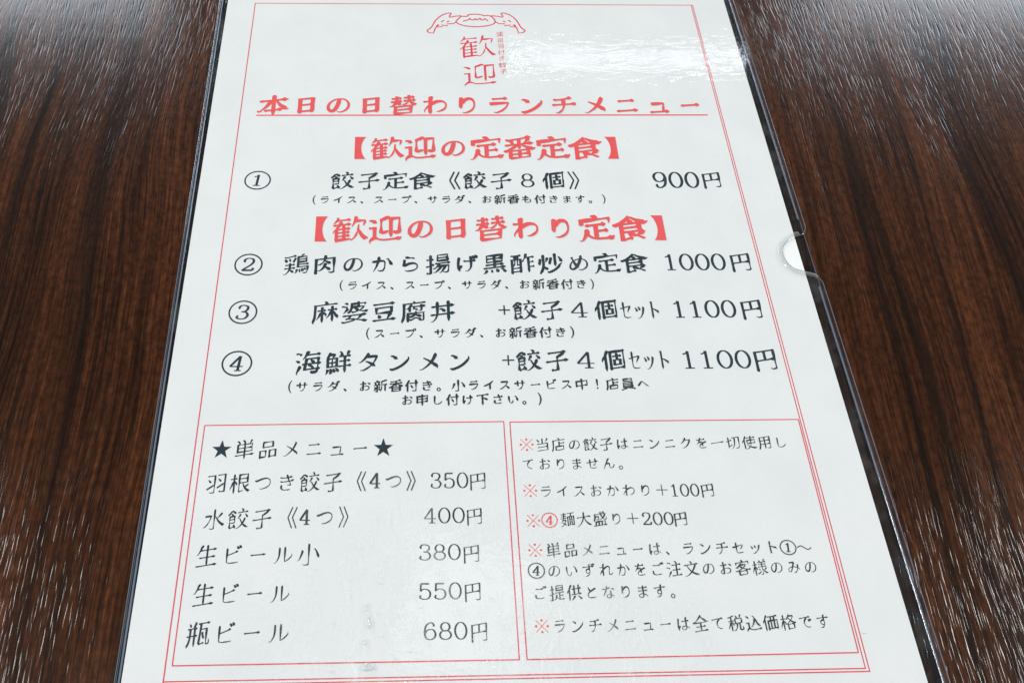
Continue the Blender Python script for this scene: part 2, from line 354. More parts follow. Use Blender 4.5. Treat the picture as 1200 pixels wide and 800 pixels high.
'品':[[585,128,884,128],[584,75,588,441,884,438,884,84],[120,128,359,128,397,166,394,441,122,441,119,75],[262,834,266,619,738,622,738,872,731,878,266,878,262,834]],
'員':[[182,484,818,484],[182,359,818,359],[338,230,334,163],[50,91,119,78,212,109,303,150,397,162],[591,156,659,166,881,81,956,91],[541,888,231,888,225,881,225,731,234,722,769,722,778,731,778,878,772,888,541,888],[818,359,819,244,806,231,194,231,181,244,181,597,191,606,809,606,819,594,818,359]],
'大':[[500,912,488,681,466,562,419,419,384,350,303,238,228,166,156,116,112,94,53,103],[100,631,900,631],[491,612,531,566,556,494,603,394,681,272,784,166,862,109,884,97,938,109]],
'婆':[[259,488,288,491,297,500,334,550,356,597,378,669,388,850,866,850,869,838,853,784],[400,500,441,484,462,484,597,525,653,550,753,509,856,484,928,494,950,503],[200,206,253,222,322,212,447,188,476,161],[53,103,103,75,231,84,431,122,516,166,566,166,859,78,934,88],[494,703,506,659,553,612,594,584,620,551],[385,714,806,709,812,697,800,656,738,600,706,581,688,550],[720,344,706,291,644,225,612,203,599,170],[341,344,328,297,300,269,286,229],[91,353,906,353],[628,919,628,713],[150,912,244,869],[59,769,94,778,191,725,225,734],[234,659,234,634,112,491]],
'子':[[88,475,912,475],[760,843,734,784,644,719,519,647,503,622,503,156,494,100,459,81,331,75,278,103],[184,853,841,853]],
'定':[[497,612,496,125],[250,612,753,612],[253,453,238,341,166,178,134,131,94,88,62,88],[236,304,272,284,312,222,359,175,400,147,531,103,662,91,891,91,953,128],[116,666,119,809,872,809,878,803,878,666],[498,378,797,378],[428,944,481,919,500,878,510,814]],
'客':[[377,689,412,678,684,678,694,672,684,625,634,575,566,525,537,481],[112,716,116,831,878,831,881,719],[244,363,266,272,266,141,303,103,700,103,738,141,738,272,770,372],[315,635,375,569,444,519,470,482],[267,308,703,312,738,306],[53,350,103,334,206,359,334,403,500,481,625,422,825,362,891,353,956,378],[103,553,153,547,200,572,341,675,388,725,397,747,453,766],[447,944,488,925,503,894,514,839]],
'小':[[500,903,497,116,478,88,462,81,384,75,338,75,288,103],[219,684,231,656,212,578,150,412,100,322,81,306,44,297],[731,681,762,666,816,569,891,400,922,300]],
'店':[[903,800,166,800,156,409,138,269,112,175,81,100,88,69],[469,938,506,925,525,909,547,866,557,804],[547,691,547,373],[548,575,875,575],[326,125,328,372,819,372,825,366,825,162,788,125,326,125]],
'当':[[206,347,827,347],[172,566,825,566,828,156,791,119,153,119],[497,916,498,570],[138,881,162,878,184,859,234,778,269,706],[812,894,822,872,809,844,731,703,719,688,703,681]],
'提':[[442,257,478,234,494,203,541,150,584,122,709,88,912,88],[644,491,643,112],[441,762,846,762],[456,378,447,291,406,194,369,128,325,84],[75,722,303,722],[645,312,856,312],[197,919,194,119,178,88,147,81,103,81,59,109],[44,416,78,403,162,422,231,456,262,459,306,475],[394,494,903,494],[441,762,441,634,447,628,841,628,847,634,847,888,838,897,447,897,441,891,441,762]],
'揚':[[400,509,928,509],[528,509,519,456,503,434,500,416,366,284,328,288],[751,374,744,322,731,291,681,200,638,138,581,78,556,78],[491,382,881,378,888,372,875,191,850,94,828,75,753,69,731,75,694,100],[594,374,575,309,516,228,388,109,334,112],[78,722,312,722],[470,766,849,766],[59,403,72,400,153,425,175,425,250,459,325,472],[216,919,212,116,197,84,144,75,119,75,69,106],[849,766,850,641,844,634,478,634,469,644,469,891,478,900,841,900,850,894,849,766]],
'文':[[247,743,262,659,338,519,428,394,553,272,675,188,831,112,894,94,953,112],[748,740,741,684,722,631,634,472,559,375,447,269,316,181,169,112,109,91,47,106],[88,744,912,744],[444,934,478,922,519,841,556,822]],
'新':[[78,594,481,594],[81,425,469,425],[906,888,850,897,741,866,597,841,584,828,581,375,562,247,538,166,509,106,516,72],[281,591,281,128,266,97,222,91,166,119],[585,584,922,584],[94,822,466,822],[809,584,809,78],[128,766,166,747,181,706,169,595],[391,759,397,734,366,656,356,595],[228,941,266,919,281,888,292,826],[191,338,150,312,97,206,84,191,66,188],[400,319,453,219,472,209]],
'日':[[213,506,790,506],[213,150,790,150],[212,88,216,850,791,847,791,94]],
'替':[[94,691,431,691],[119,841,416,841],[709,919,706,725,666,622,609,556,553,516,534,506,488,516],[261,670,206,566,147,506,103,475,53,481],[553,841,875,841],[538,691,906,691],[707,679,747,647,778,591,856,512,900,484,944,494],[223,272,771,272],[261,670,291,619,406,538],[278,919,275,728,261,670],[223,272,222,141,256,106,738,106,772,141,772,425,225,428,223,272]],
'本':[[497,916,497,78],[262,262,731,262],[103,709,894,709],[400,709,391,638,369,591,300,472,253,406,103,256,53,259],[591,709,600,647,619,603,662,522,725,428,847,297,894,259,919,262]],
'根':[[727,290,881,391],[634,505,641,447,666,375,694,316,750,225,831,141,897,97,944,109],[224,583,269,581,294,569,350,472,344,438],[224,583,175,541,128,409,75,312,75,253],[234,922,228,638,234,534,234,75],[466,694,837,694],[466,506,834,506,838,875,831,881,466,878,466,141,500,109,522,109,659,144],[84,728,353,728]],
'格':[[344,409,394,394,444,409,528,372,846,368],[575,823,816,819,828,806,819,759,778,688,731,625,631,528,509,447,486,392],[88,709,362,709,378,697,444,678,534,781,538,797,581,856,584,881,600,912,597,931],[525,745,556,712,638,603,709,534,781,481,879,423],[846,368,862,397,956,431],[486,392,494,338,494,72],[846,368,847,150,812,116,495,116],[234,922,228,628,234,528,234,75],[224,572,175,528,112,369,69,297,66,228],[224,572,259,575,291,562,303,550,356,478,353,428]],
'様':[[428,800,906,800],[225,919,219,625,225,509,225,75],[673,364,722,338,784,241,856,169,912,131,953,141],[88,706,338,706],[509,922,519,916,547,856,550,801],[456,669,884,669],[866,938,816,916,784,856,775,804],[406,531,919,531],[662,797,666,400,659,103,644,78,616,72,562,72,525,97],[919,422,894,419,806,328,752,302],[213,552,162,509,119,388,69,294,69,238],[213,552,250,547,288,525,344,431,341,391],[356,150,388,144,566,241],[450,422,509,353,516,338]],
'歓':[[154,391,478,391],[169,845,494,841],[154,128,491,128,522,97,550,91,597,134,638,194,666,250,694,353,723,385],[656,916,638,794,600,678,559,584],[154,262,481,262],[256,778,266,753,256,716,203,638,203,625,172,575,169,556,109,481,97,478,75,456,69,416],[151,509,153,78],[347,674,347,638,331,600,347,569,351,132],[151,509,194,516,491,516],[634,760,888,756,894,750,891,697,859,588],[725,597,719,425,759,359,788,278,850,166,906,100,953,100],[169,845,138,822,106,772,81,753],[84,675,503,675],[178,938,184,912,175,894,169,845]],
'水':[[510,614,569,581,669,419,725,350,794,281,903,200,941,209],[828,719,659,541,624,518],[500,916,500,144,494,106,469,84,378,78,328,112],[109,662,344,662,350,656,350,628,328,531,300,462,262,384,212,306,172,256,106,194,56,194]],
'注':[[633,727,634,107],[369,731,897,731],[406,434,862,434],[338,106,922,106],[112,894,147,903,269,838],[550,938,597,922,650,822,691,806],[53,616,94,628,219,556],[266,375,269,359,256,334,125,112,131,72]],
'海':[[441,813,900,809],[531,375,572,372,656,288,653,220],[600,646,600,616,631,553,672,512,669,438],[612,109,656,78,750,78,781,91,800,112,834,259,853,644,444,647,425,525,425,481,394,300,394,219,897,219],[319,438,925,438],[509,941,450,881,447,850,378,728,325,656],[91,612,197,550],[106,894,150,903,256,841],[222,375,209,322,119,112,131,66]],
'炒':[[228,916,228,544,219,394,184,256,147,172,94,94,94,69],[378,103,419,88,469,97,547,125,684,203,772,284,819,347,841,391,903,447],[217,357,262,344,356,238,356,222],[822,762,869,666,906,556,934,541],[94,738,106,722,106,694,94,603,75,534,91,494],[519,750,509,678,462,516,472,472],[362,762,372,731,316,588],[669,919,669,375]],
'瓶':[[188,718,188,481,178,350,141,188,91,91,97,62],[500,866,906,866],[591,865,578,591,544,144,578,112,731,144],[582,653,819,650,822,109,834,94,850,88,900,91,922,106,931,150,931,219,919,244],[100,719,434,719],[81,447,453,447],[375,931,388,900,334,756,356,684,356,81],[156,900,191,819,209,809],[678,522,662,488,719,312]],
'生':[[218,732,859,728],[500,916,500,107],[309,925,253,862,228,797,225,769,125,597,106,578,66,572],[91,106,909,106],[200,434,825,434]],
'用':[[502,849,503,88],[185,382,846,381],[188,619,846,619],[84,91,116,138,147,209,178,347,188,459,191,853,847,850,844,116,838,100,822,88,750,78,688,78,631,112]],
'田':[[131,88,131,850,862,853,866,88],[132,503,865,503],[134,147,865,147],[491,850,491,148]],
'申':[[148,350,852,350],[148,572,852,572],[497,916,497,78],[147,297,150,791,847,791,853,784,853,300]],
'番':[[577,640,591,597,603,581,750,481,894,416,953,431],[223,386,253,394,756,394,785,386],[190,439,222,356,222,134,253,103,753,103,784,134,784,356,817,439],[266,855,266,819,297,684,297,648],[497,388,497,107],[216,800,255,790],[495,865,494,481],[223,250,784,250],[53,419,100,406,247,478,388,578,400,591,416,638],[686,704,691,648],[794,822,750,806,709,738,647,691],[122,875,159,850,178,850,538,875,775,909,841,891],[94,647,388,647,447,638,606,647,903,647]],
'盛':[[170,667,409,662,416,656,406,522,388,478,366,466,291,466,247,497],[659,928,700,928,731,903,762,847,762,816],[206,94,209,338,791,338,797,331,797,94],[400,337,400,91],[534,925,541,853,600,659,634,591,709,491,784,438,819,428,869,431,894,453,909,497,909,525,888,572],[97,416,134,491,162,603,169,809,175,816,894,816],[853,734,816,719,747,628,622,516,516,450,469,456],[81,91,912,91],[597,334,597,94]],
'税':[[78,856,106,847,197,862,347,906,400,891],[247,868,241,591,247,491,247,78],[531,916,588,812,578,775,578,726],[81,634,381,634],[237,532,281,528,319,506,378,434,378,384],[822,919,828,906,772,788,761,729],[744,471,744,150,753,100,791,84,875,84,906,94,925,128,931,184,903,238],[591,471,588,400,572,312,531,203,503,162,425,94,406,84,366,94],[237,532,184,494,125,366,69,281,66,225],[578,726,481,722,484,472,869,475,869,719,862,725,578,726]],
'羽':[[547,872,869,869,866,122,847,94,750,81,709,81,647,119],[100,872,412,869,409,119,397,97,344,84,262,84,241,103,206,119],[538,288,806,438,868,450],[81,269,347,412,412,425],[572,703,684,572],[122,697,166,656,234,566]],
'肉':[[472,673,547,638,722,519],[544,522,500,491,484,422,447,353,378,275,319,231,275,209,219,219],[478,385,516,372,716,216],[131,78,134,772,866,769,866,138,859,100,844,84,825,78,722,72,675,106],[512,916,503,809,475,734,475,709,419,606,362,550,306,512,275,497,231,506]],
'腐':[[434,775,416,766,369,709,366,697,319,653,297,647,269,625,247,628],[581,466,559,391],[362,144,403,131,481,166,525,200,594,203,728,141,756,147],[291,81,291,403,297,409,847,409,853,403,853,122,847,94,819,78,738,75,694,100],[491,697,906,697],[781,759,781,550,775,525,753,506,675,509],[909,850,159,850,150,378,128,228,84,97,88,72],[512,928,522,916,534,856],[352,664,359,631,359,506],[559,391,588,334,741,272,766,275],[353,281,403,269,478,300,519,334,559,391],[494,616,528,619,606,572,625,572]],
'蒲':[[91,856,909,856],[662,919,662,788,638,762,638,747,616,725,616,78],[385,238,868,238],[328,919,328,788],[385,372,868,372],[384,75,384,503,391,509,859,509,869,500,869,141,859,84,841,72,775,69,731,97],[744,753,775,762,850,719,856,706,859,645],[344,644,912,644],[228,341,231,300,119,103],[125,709,144,712,241,656],[44,512,94,525,200,469]],
'豆':[[91,106,906,106],[753,359,697,331,653,231,619,172,606,110],[112,872,875,872],[291,338,344,209],[769,441,212,438,206,444,206,691,769,694,769,441]],
'込':[[500,891,566,831,597,788,609,728,659,662,712,503,766,394,838,312,891,275,897,253],[223,226,369,138,434,119,509,109,884,116,909,119,953,153],[84,531,222,528,223,226],[223,226,156,194,88,125,88,78],[617,689,591,659,553,531,478,391,384,288,372,278,347,281],[103,906,131,903,144,894,241,788]],
'迎':[[212,198,162,175,100,116,88,100,88,47],[594,906,550,912,484,878,403,847,388,825,388,388,425,356,441,356,568,395],[81,572,212,569,212,198],[212,198,262,181,325,138,384,109,494,88,688,84,853,91,900,94,922,112],[744,347,794,319,862,325,878,344,884,388,884,847,878,853,653,850,653,203],[88,853,122,856,134,850,244,769]],
'酢':[[723,534,903,534],[644,919,612,816,612,797,509,603,475,591,423,591],[200,887,206,672,206,550,200,509,172,447,153,425,98,425],[98,303,421,303],[81,888,431,888],[312,887,306,672,309,462,325,447,421,447],[97,72,100,703,422,700,422,88],[98,141,419,141],[722,755,722,72],[605,760,919,756],[723,309,916,309]],
'食':[[771,344,769,291,688,238,665,205],[251,362,712,362,831,325,850,325],[250,669,250,103,303,103,503,144],[250,669,284,653,712,653,756,672],[438,766,481,747,500,716,512,659],[56,650,106,638,181,672,216,678,372,788,472,878,541,866,650,775,800,688,903,650,959,669],[447,272,497,278,612,216,631,212,822,88,828,91],[251,512,743,512],[756,672,744,616,744,403,771,344]],
'餃':[[132,506,343,506],[259,641,138,638,131,631,131,166,172,134,332,189],[794,494,741,359,659,238,591,169,500,100,472,84,416,91],[69,712,72,725,166,816,203,862,275,869,375,769],[306,272,325,241,325,225,366,131],[197,750,238,731,253,678,297,638,338,638,344,631,344,366,338,359,132,359],[481,778,903,778],[547,509,584,488,600,441,647,347,731,228,791,169,872,106,900,91,941,100],[625,931,662,922,697,866,681,819,681,779],[597,684,584,678,553,619,488,522],[800,678,906,528]],
'香':[[91,694,906,694],[241,256,768,256],[497,862,497,500],[141,872,188,844,206,844,456,862,622,884,747,909,819,894],[583,690,600,634,744,519,894,438,956,450],[41,438,103,425,266,519,400,638,414,690],[241,103,244,403,769,400,769,138,734,103,241,103]],
'鮮':[[132,512,437,512],[194,841,347,838,353,828,347,784,281,641,281,348],[534,728,900,728],[716,727,716,75],[547,925,572,916,606,838,609,729],[550,534,884,534],[519,328,925,328],[206,919,200,875,128,712,131,350,438,350,438,672,123,676],[856,916,803,797,809,784,809,729],[131,234,119,162,81,78],[403,269,431,259,469,184,488,128],[325,247,344,200,359,122],[222,247,231,241,234,222,241,112,216,84]],
'鶏':[[250,270,284,259,391,147],[554,719,862,719],[554,600,856,600,862,606,862,831,856,838,553,834,553,372,912,366,912,284,900,159,878,84,847,66,772,66,750,78],[262,578,259,381,250,303,228,241,191,175,122,103,97,84,50,88],[103,506,425,506],[750,944,700,919,688,845],[78,347,441,347],[554,484,931,484],[434,800,444,775,391,647,397,619],[525,256,500,144,484,112,462,100],[225,794,241,778,262,681],[691,275,716,259,741,169,747,166],[797,288,834,219],[62,878,91,862,119,862,316,888,409,909,462,897],[619,244,631,128],[66,766,94,753,128,653]],
'麺':[[647,303,771,302],[94,850,403,850],[513,119,902,119],[775,662,775,120],[106,722,394,722],[497,869,919,869],[194,460,369,456,381,444,372,388,312,272,216,162,97,84,44,94],[512,69,516,662,903,659,903,75],[644,662,644,120],[81,591,416,591],[723,865,697,663],[256,922,256,622,216,553,200,491,122,372,72,316],[645,481,772,481],[159,309,191,312,253,266,350,175,366,153,362,134]],
'麻':[[906,806,141,806,131,366,103,200,72,112,84,56],[745,510,806,462,869,322,925,238,922,188],[378,472,328,431,281,328,244,266,212,228,212,200],[241,569,503,569],[745,510,688,450,662,391,616,309,550,225],[603,569,906,569],[747,709,747,75],[388,712,381,519,388,428,388,75],[378,472,438,466,469,438,516,378,516,334],[494,931,516,925,528,906,550,810]],
'黒':[[198,738,799,738],[169,447,838,447],[495,886,495,304],[88,300,909,300],[381,178,391,88],[559,197,581,191,594,178,625,84],[188,194,175,162,131,97,103,72,69,69],[759,209,803,200,897,81,938,69],[494,581,794,581,800,588,797,891,206,894,197,884,197,591,206,581,494,581]],
'ｯ':[[362,631,381,597,378,541,350,400,325,319,281,228,234,159,178,106,150,112],[194,641,212,634,219,622,241,491],[78,591,103,578,134,431]],
'ｾ':[[166,856,166,272,175,206,188,181,209,162,262,150,378,159,400,178],[50,569,69,566,112,578,209,622,253,631,341,666,394,672,391,612,312,431,316,403]],
'ﾄ':[[162,853,181,838,181,125],[189,551,247,538,369,444,381,431,397,362]]}
RUNS = [
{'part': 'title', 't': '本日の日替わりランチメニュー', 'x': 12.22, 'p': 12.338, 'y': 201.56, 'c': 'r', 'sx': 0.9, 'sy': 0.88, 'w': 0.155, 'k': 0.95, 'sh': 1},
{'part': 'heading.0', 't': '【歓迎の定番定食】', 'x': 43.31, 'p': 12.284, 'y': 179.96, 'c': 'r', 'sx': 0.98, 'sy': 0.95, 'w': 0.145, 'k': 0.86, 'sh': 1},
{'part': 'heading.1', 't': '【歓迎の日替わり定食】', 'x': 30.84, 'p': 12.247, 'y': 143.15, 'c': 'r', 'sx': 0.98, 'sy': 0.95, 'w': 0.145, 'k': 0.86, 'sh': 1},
{'part': 'num.0', 't': 'O1', 'x': 9.37, 'y': 164.75, 'c': 'k', 'rx': 4.48, 'ry': 4.05},
{'part': 'item.0', 't': '餃子定食《餃子８個》', 'x': 39.79, 'p': 9.535, 'y': 164.44, 'c': 'k', 'sx': 0.95, 'sy': 0.9, 'w': 0.118, 'k': 0.87},
{'part': 'price.0', 't': '900', 'x': 154.88, 'p': 5.86, 'y': 164.53, 'c': 'k', 'd': 7.0, 'dk': 0.118, 'dw': 5.04, 'it': 0},
{'part': 'price.0', 't': '円', 'x': 173.92, 'p': 8.804, 'y': 164.53, 'c': 'k', 'sx': 0.9, 'sy': 0.93, 'w': 0.118, 'k': 0.87},
{'part': 'note.0', 't': '（ライス、スープ、サラダ、お新香も付きます。）', 'x': 29.03, 'p': 4.788, 'y': 155.84, 'c': 'k', 'sx': 0.95, 'sy': 0.9, 'w': 0.138, 'k': 0.87},
{'part': 'num.1', 't': 'O2', 'x': 9.56, 'y': 128.45, 'c': 'k', 'rx': 4.48, 'ry': 4.14},
{'part': 'item.1', 't': '鶏肉のから揚げ黒酢炒め定食', 'x': 25.67, 'p': 9.555, 'y': 128.41, 'c': 'k', 'sx': 0.95, 'sy': 0.9, 'w': 0.118, 'k': 0.87},
{'part': 'price.1', 't': '1000', 'x': 152.73, 'p': 5.518, 'y': 128.64, 'c': 'k', 'd': 6.41, 'dk': 0.118, 'dw': 4.75, 'it': 0},
{'part': 'price.1', 't': '円', 'x': 177.03, 'p': 8.863, 'y': 128.53, 'c': 'k', 'sx': 0.92, 'sy': 0.93, 'w': 0.118, 'k': 0.87},
{'part': 'note.1', 't': '（ライス、スープ、サラダ、お新香付き）', 'x': 39.98, 'p': 4.776, 'y': 119.95, 'c': 'k', 'sx': 0.95, 'sy': 0.9, 'w': 0.138, 'k': 0.87},
{'part': 'num.2', 't': 'O3', 'x': 9.5, 'y': 109.9, 'c': 'k', 'rx': 4.41, 'ry': 4.19},
{'part': 'item.2', 't': '麻婆豆腐丼', 'x': 36.21, 'p': 9.587, 'y': 109.79, 'c': 'k', 'sx': 0.95, 'sy': 0.9, 'w': 0.118, 'k': 0.87},
{'part': 'item.2', 't': '餃子４個', 'x': 101.41, 'p': 8.971, 'y': 110.0, 'c': 'k', 'sx': 0.95, 'sy': 0.9, 'w': 0.118, 'k': 0.87},
{'part': 'item.2', 't': '+', 'x': 94.69, 'p': 8.708, 'y': 110.05, 'c': 'k', 'sx': 0.95, 'sy': 0.9, 'w': 0.118, 'k': 0.87},
{'part': 'item.2', 't': 'ｾｯﾄ', 'x': 134.84, 'p': 4.664, 'y': 109.76, 'c': 'k', 'sx': 1.9, 'sy': 1.75, 'w': 0.075, 'k': 0.87},
{'part': 'price.2', 't': '1100', 'x': 152.5, 'p': 5.512, 'y': 109.99, 'c': 'k', 'd': 6.3, 'dk': 0.118, 'dw': 4.74, 'it': 0},
{'part': 'price.2', 't': '円', 'x': 176.73, 'p': 8.778, 'y': 109.84, 'c': 'k', 'sx': 0.92, 'sy': 0.93, 'w': 0.118, 'k': 0.87},
{'part': 'note.2', 't': '（スープ、サラダ、お新香付き）', 'x': 49.13, 'p': 4.869, 'y': 101.6, 'c': 'k', 'sx': 0.95, 'sy': 0.9, 'w': 0.138, 'k': 0.87},
{'part': 'num.3', 't': 'O4', 'x': 9.46, 'y': 91.29, 'c': 'k', 'rx': 4.52, 'ry': 4.2},
{'part': 'item.3', 't': '海鮮タンメン', 'x': 31.71, 'p': 9.525, 'y': 91.4, 'c': 'k', 'sx': 0.95, 'sy': 0.9, 'w': 0.118, 'k': 0.87},
{'part': 'item.3', 't': '餃子４個', 'x': 101.32, 'p': 9.026, 'y': 91.45, 'c': 'k', 'sx': 0.95, 'sy': 0.9, 'w': 0.118, 'k': 0.87},
{'part': 'item.3', 't': '+', 'x': 94.81, 'p': 8.759, 'y': 91.64, 'c': 'k', 'sx': 0.95, 'sy': 0.9, 'w': 0.118, 'k': 0.87},
{'part': 'item.3', 't': 'ｾｯﾄ', 'x': 135.11, 'p': 4.646, 'y': 91.31, 'c': 'k', 'sx': 1.9, 'sy': 1.75, 'w': 0.075, 'k': 0.87},
{'part': 'price.3', 't': '1100', 'x': 152.39, 'p': 5.828, 'y': 91.32, 'c': 'k', 'd': 6.16, 'dk': 0.118, 'dw': 5.01, 'it': 0},
{'part': 'price.3', 't': '円', 'x': 177.11, 'p': 9.12, 'y': 91.13, 'c': 'k', 'sx': 0.92, 'sy': 0.93, 'w': 0.118, 'k': 0.87},
{'part': 'note.3', 't': '（サラダ、お新香付き。小ライスサービス中！店員へ', 'x': 25.56, 'p': 4.827, 'y': 83.05, 'c': 'k', 'sx': 0.95, 'sy': 0.9, 'w': 0.138, 'k': 0.87},
{'part': 'note.3', 't': 'お申し付け下さい。）', 'x': 62.75, 'p': 4.662, 'y': 78.21, 'c': 'k', 'sx': 0.95, 'sy': 0.9, 'w': 0.138, 'k': 0.87},
{'part': 'side.0', 't': '★単品メニュー★', 'x': 7.86, 'p': 6.828, 'y': 62.76, 'c': 'k', 'sx': 0.94, 'sy': 0.96, 'w': 0.088, 'k': 0.87},
{'part': 'side.1', 't': '羽根つき餃子', 'x': 7.6, 'p': 6.718, 'y': 52.52, 'c': 'k', 'sx': 0.94, 'sy': 0.96, 'w': 0.088, 'k': 0.87},
{'part': 'side.1', 't': '《', 'x': 47.88, 'p': 6.571, 'y': 52.6, 'c': 'k', 'sx': 0.94, 'sy': 0.96, 'w': 0.088, 'k': 0.87},
{'part': 'side.1', 't': '4', 'x': 53.36, 'p': 0.0, 'y': 52.78, 'c': 'k', 'd': 4.46, 'dk': 0.118, 'dw': 3.25, 'it': 0},
{'part': 'side.1', 't': 'つ', 'x': 58.85, 'p': 6.537, 'y': 52.59, 'c': 'k', 'sx': 0.94, 'sy': 0.96, 'w': 0.088, 'k': 0.87},
{'part': 'side.1', 't': '》', 'x': 65.34, 'p': 6.521, 'y': 52.59, 'c': 'k', 'sx': 0.94, 'sy': 0.96, 'w': 0.088, 'k': 0.87},
{'part': 'cost.1', 't': '350', 'x': 71.06, 'p': 3.888, 'y': 52.56, 'c': 'k', 'd': 4.51, 'dk': 0.098, 'dw': 3.34, 'it': 0},
{'part': 'cost.1', 't': '円', 'x': 83.32, 'p': 5.992, 'y': 52.28, 'c': 'k', 'sx': 0.94, 'sy': 0.96, 'w': 0.088, 'k': 0.87},
{'part': 'side.2', 't': '水餃子', 'x': 8.11, 'p': 6.747, 'y': 42.04, 'c': 'k', 'sx': 0.94, 'sy': 0.96, 'w': 0.088, 'k': 0.87},
{'part': 'side.2', 't': '《', 'x': 28.54, 'p': 6.713, 'y': 42.19, 'c': 'k', 'sx': 0.94, 'sy': 0.96, 'w': 0.088, 'k': 0.87},
{'part': 'side.2', 't': '4', 'x': 33.67, 'p': 0.0, 'y': 42.29, 'c': 'k', 'd': 4.25, 'dk': 0.118, 'dw': 3.1, 'it': 0},
{'part': 'side.2', 't': 'つ', 'x': 39.35, 'p': 6.655, 'y': 42.17, 'c': 'k', 'sx': 0.94, 'sy': 0.96, 'w': 0.088, 'k': 0.87},
{'part': 'side.2', 't': '》', 'x': 46.13, 'p': 6.666, 'y': 42.2, 'c': 'k', 'sx': 0.94, 'sy': 0.96, 'w': 0.088, 'k': 0.87},
{'part': 'cost.2', 't': '400', 'x': 69.19, 'p': 4.082, 'y': 42.24, 'c': 'k', 'd': 4.32, 'dk': 0.098, 'dw': 3.51, 'it': 0},
{'part': 'cost.2', 't': '円', 'x': 81.86, 'p': 5.614, 'y': 41.88, 'c': 'k', 'sx': 0.94, 'sy': 0.96, 'w': 0.088, 'k': 0.87},
{'part': 'side.3', 't': '生ビール小', 'x': 7.33, 'p': 7.003, 'y': 31.9, 'c': 'k', 'sx': 0.94, 'sy': 0.96, 'w': 0.088, 'k': 0.87},
{'part': 'cost.3', 't': '380', 'x': 67.59, 'p': 4.108, 'y': 31.89, 'c': 'k', 'd': 4.22, 'dk': 0.098, 'dw': 3.53, 'it': 0},
{'part': 'cost.3', 't': '円', 'x': 80.56, 'p': 5.724, 'y': 31.36, 'c': 'k', 'sx': 0.94, 'sy': 0.96, 'w': 0.088, 'k': 0.87},
{'part': 'side.4', 't': '生ビール', 'x': 7.69, 'p': 6.852, 'y': 21.51, 'c': 'k', 'sx': 0.94, 'sy': 0.96, 'w': 0.088, 'k': 0.87},
{'part': 'cost.4', 't': '550', 'x': 67.45, 'p': 4.129, 'y': 21.42, 'c': 'k', 'd': 4.22, 'dk': 0.098, 'dw': 3.55, 'it': 0},
{'part': 'cost.4', 't': '円', 'x': 80.48, 'p': 5.71, 'y': 21.12, 'c': 'k', 'sx': 0.94, 'sy': 0.96, 'w': 0.088, 'k': 0.87},
{'part': 'side.5', 't': '瓶ビール', 'x': 7.41, 'p': 7.088, 'y': 11.48, 'c': 'k', 'sx': 0.94, 'sy': 0.96, 'w': 0.088, 'k': 0.87},
{'part': 'cost.5', 't': '680', 'x': 68.67, 'p': 4.092, 'y': 11.13, 'c': 'k', 'd': 4.23, 'dk': 0.098, 'dw': 3.52, 'it': 0},
{'part': 'cost.5', 't': '円', 'x': 81.78, 'p': 5.646, 'y': 10.75, 'c': 'k', 'sx': 0.94, 'sy': 0.96, 'w': 0.088, 'k': 0.87},
{'part': 'notice.0', 't': '※', 'x': 98.47, 'p': 4.87, 'y': 63.31, 'c': 'r', 'sx': 1.0, 'sy': 0.95, 'w': 0.09, 'k': 0.87},
{'part': 'notice.0', 't': '当店の餃子はニンニクを一切使用し', 'x': 103.2, 'p': 4.812, 'y': 63.23, 'c': 'k', 'sx': 0.95, 'sy': 0.95, 'w': 0.095, 'k': 0.87},
{'part': 'notice.0', 't': 'ておりません。', 'x': 98.58, 'p': 4.762, 'y': 57.2, 'c': 'k', 'sx': 0.95, 'sy': 0.95, 'w': 0.095, 'k': 0.87},
{'part': 'notice.1', 't': '※', 'x': 98.43, 'p': 4.727, 'y': 49.17, 'c': 'r', 'sx': 1.0, 'sy': 0.95, 'w': 0.09, 'k': 0.87},
{'part': 'notice.1', 't': 'ライスおかわり＋', 'x': 103.03, 'p': 4.848, 'y': 48.9, 'c': 'k', 'sx': 0.95, 'sy': 0.95, 'w': 0.095, 'k': 0.87},
{'part': 'notice.1', 't': '100', 'x': 140.6, 'p': 2.99, 'y': 48.73, 'c': 'k', 'd': 3.57, 'dk': 0.098, 'dw': 2.57, 'it': 0},
{'part': 'notice.1', 't': '円', 'x': 150.35, 'p': 4.65, 'y': 48.64, 'c': 'k', 'sx': 0.95, 'sy': 0.95, 'w': 0.095, 'k': 0.87},
{'part': 'notice.2', 't': '※', 'x': 98.62, 'p': 4.639, 'y': 40.38, 'c': 'r', 'sx': 1.0, 'sy': 0.95, 'w': 0.09, 'k': 0.87},
{'part': 'notice.2', 't': '麺大盛り＋', 'x': 108.47, 'p': 4.681, 'y': 40.63, 'c': 'k', 'sx': 0.95, 'sy': 0.95, 'w': 0.095, 'k': 0.87},
{'part': 'notice.2', 't': 'O4', 'x': 103.27, 'y': 40.47, 'c': 'r', 'rx': 2.2, 'ry': 2.05},
{'part': 'notice.2', 't': '200', 'x': 131.21, 'p': 3.159, 'y': 40.46, 'c': 'k', 'd': 3.52, 'dk': 0.098, 'dw': 2.72, 'it': 0},
{'part': 'notice.2', 't': '円', 'x': 140.96, 'p': 4.682, 'y': 40.33, 'c': 'k', 'sx': 0.95, 'sy': 0.95, 'w': 0.095, 'k': 0.87},
{'part': 'notice.3', 't': '※', 'x': 98.48, 'p': 4.556, 'y': 32.05, 'c': 'r', 'sx': 1.0, 'sy': 0.95, 'w': 0.09, 'k': 0.87},
{'part': 'notice.3', 't': '単品メニューは、ランチセット', 'x': 103.63, 'p': 4.76, 'y': 31.89, 'c': 'k', 'sx': 0.95, 'sy': 0.95, 'w': 0.095, 'k': 0.87},
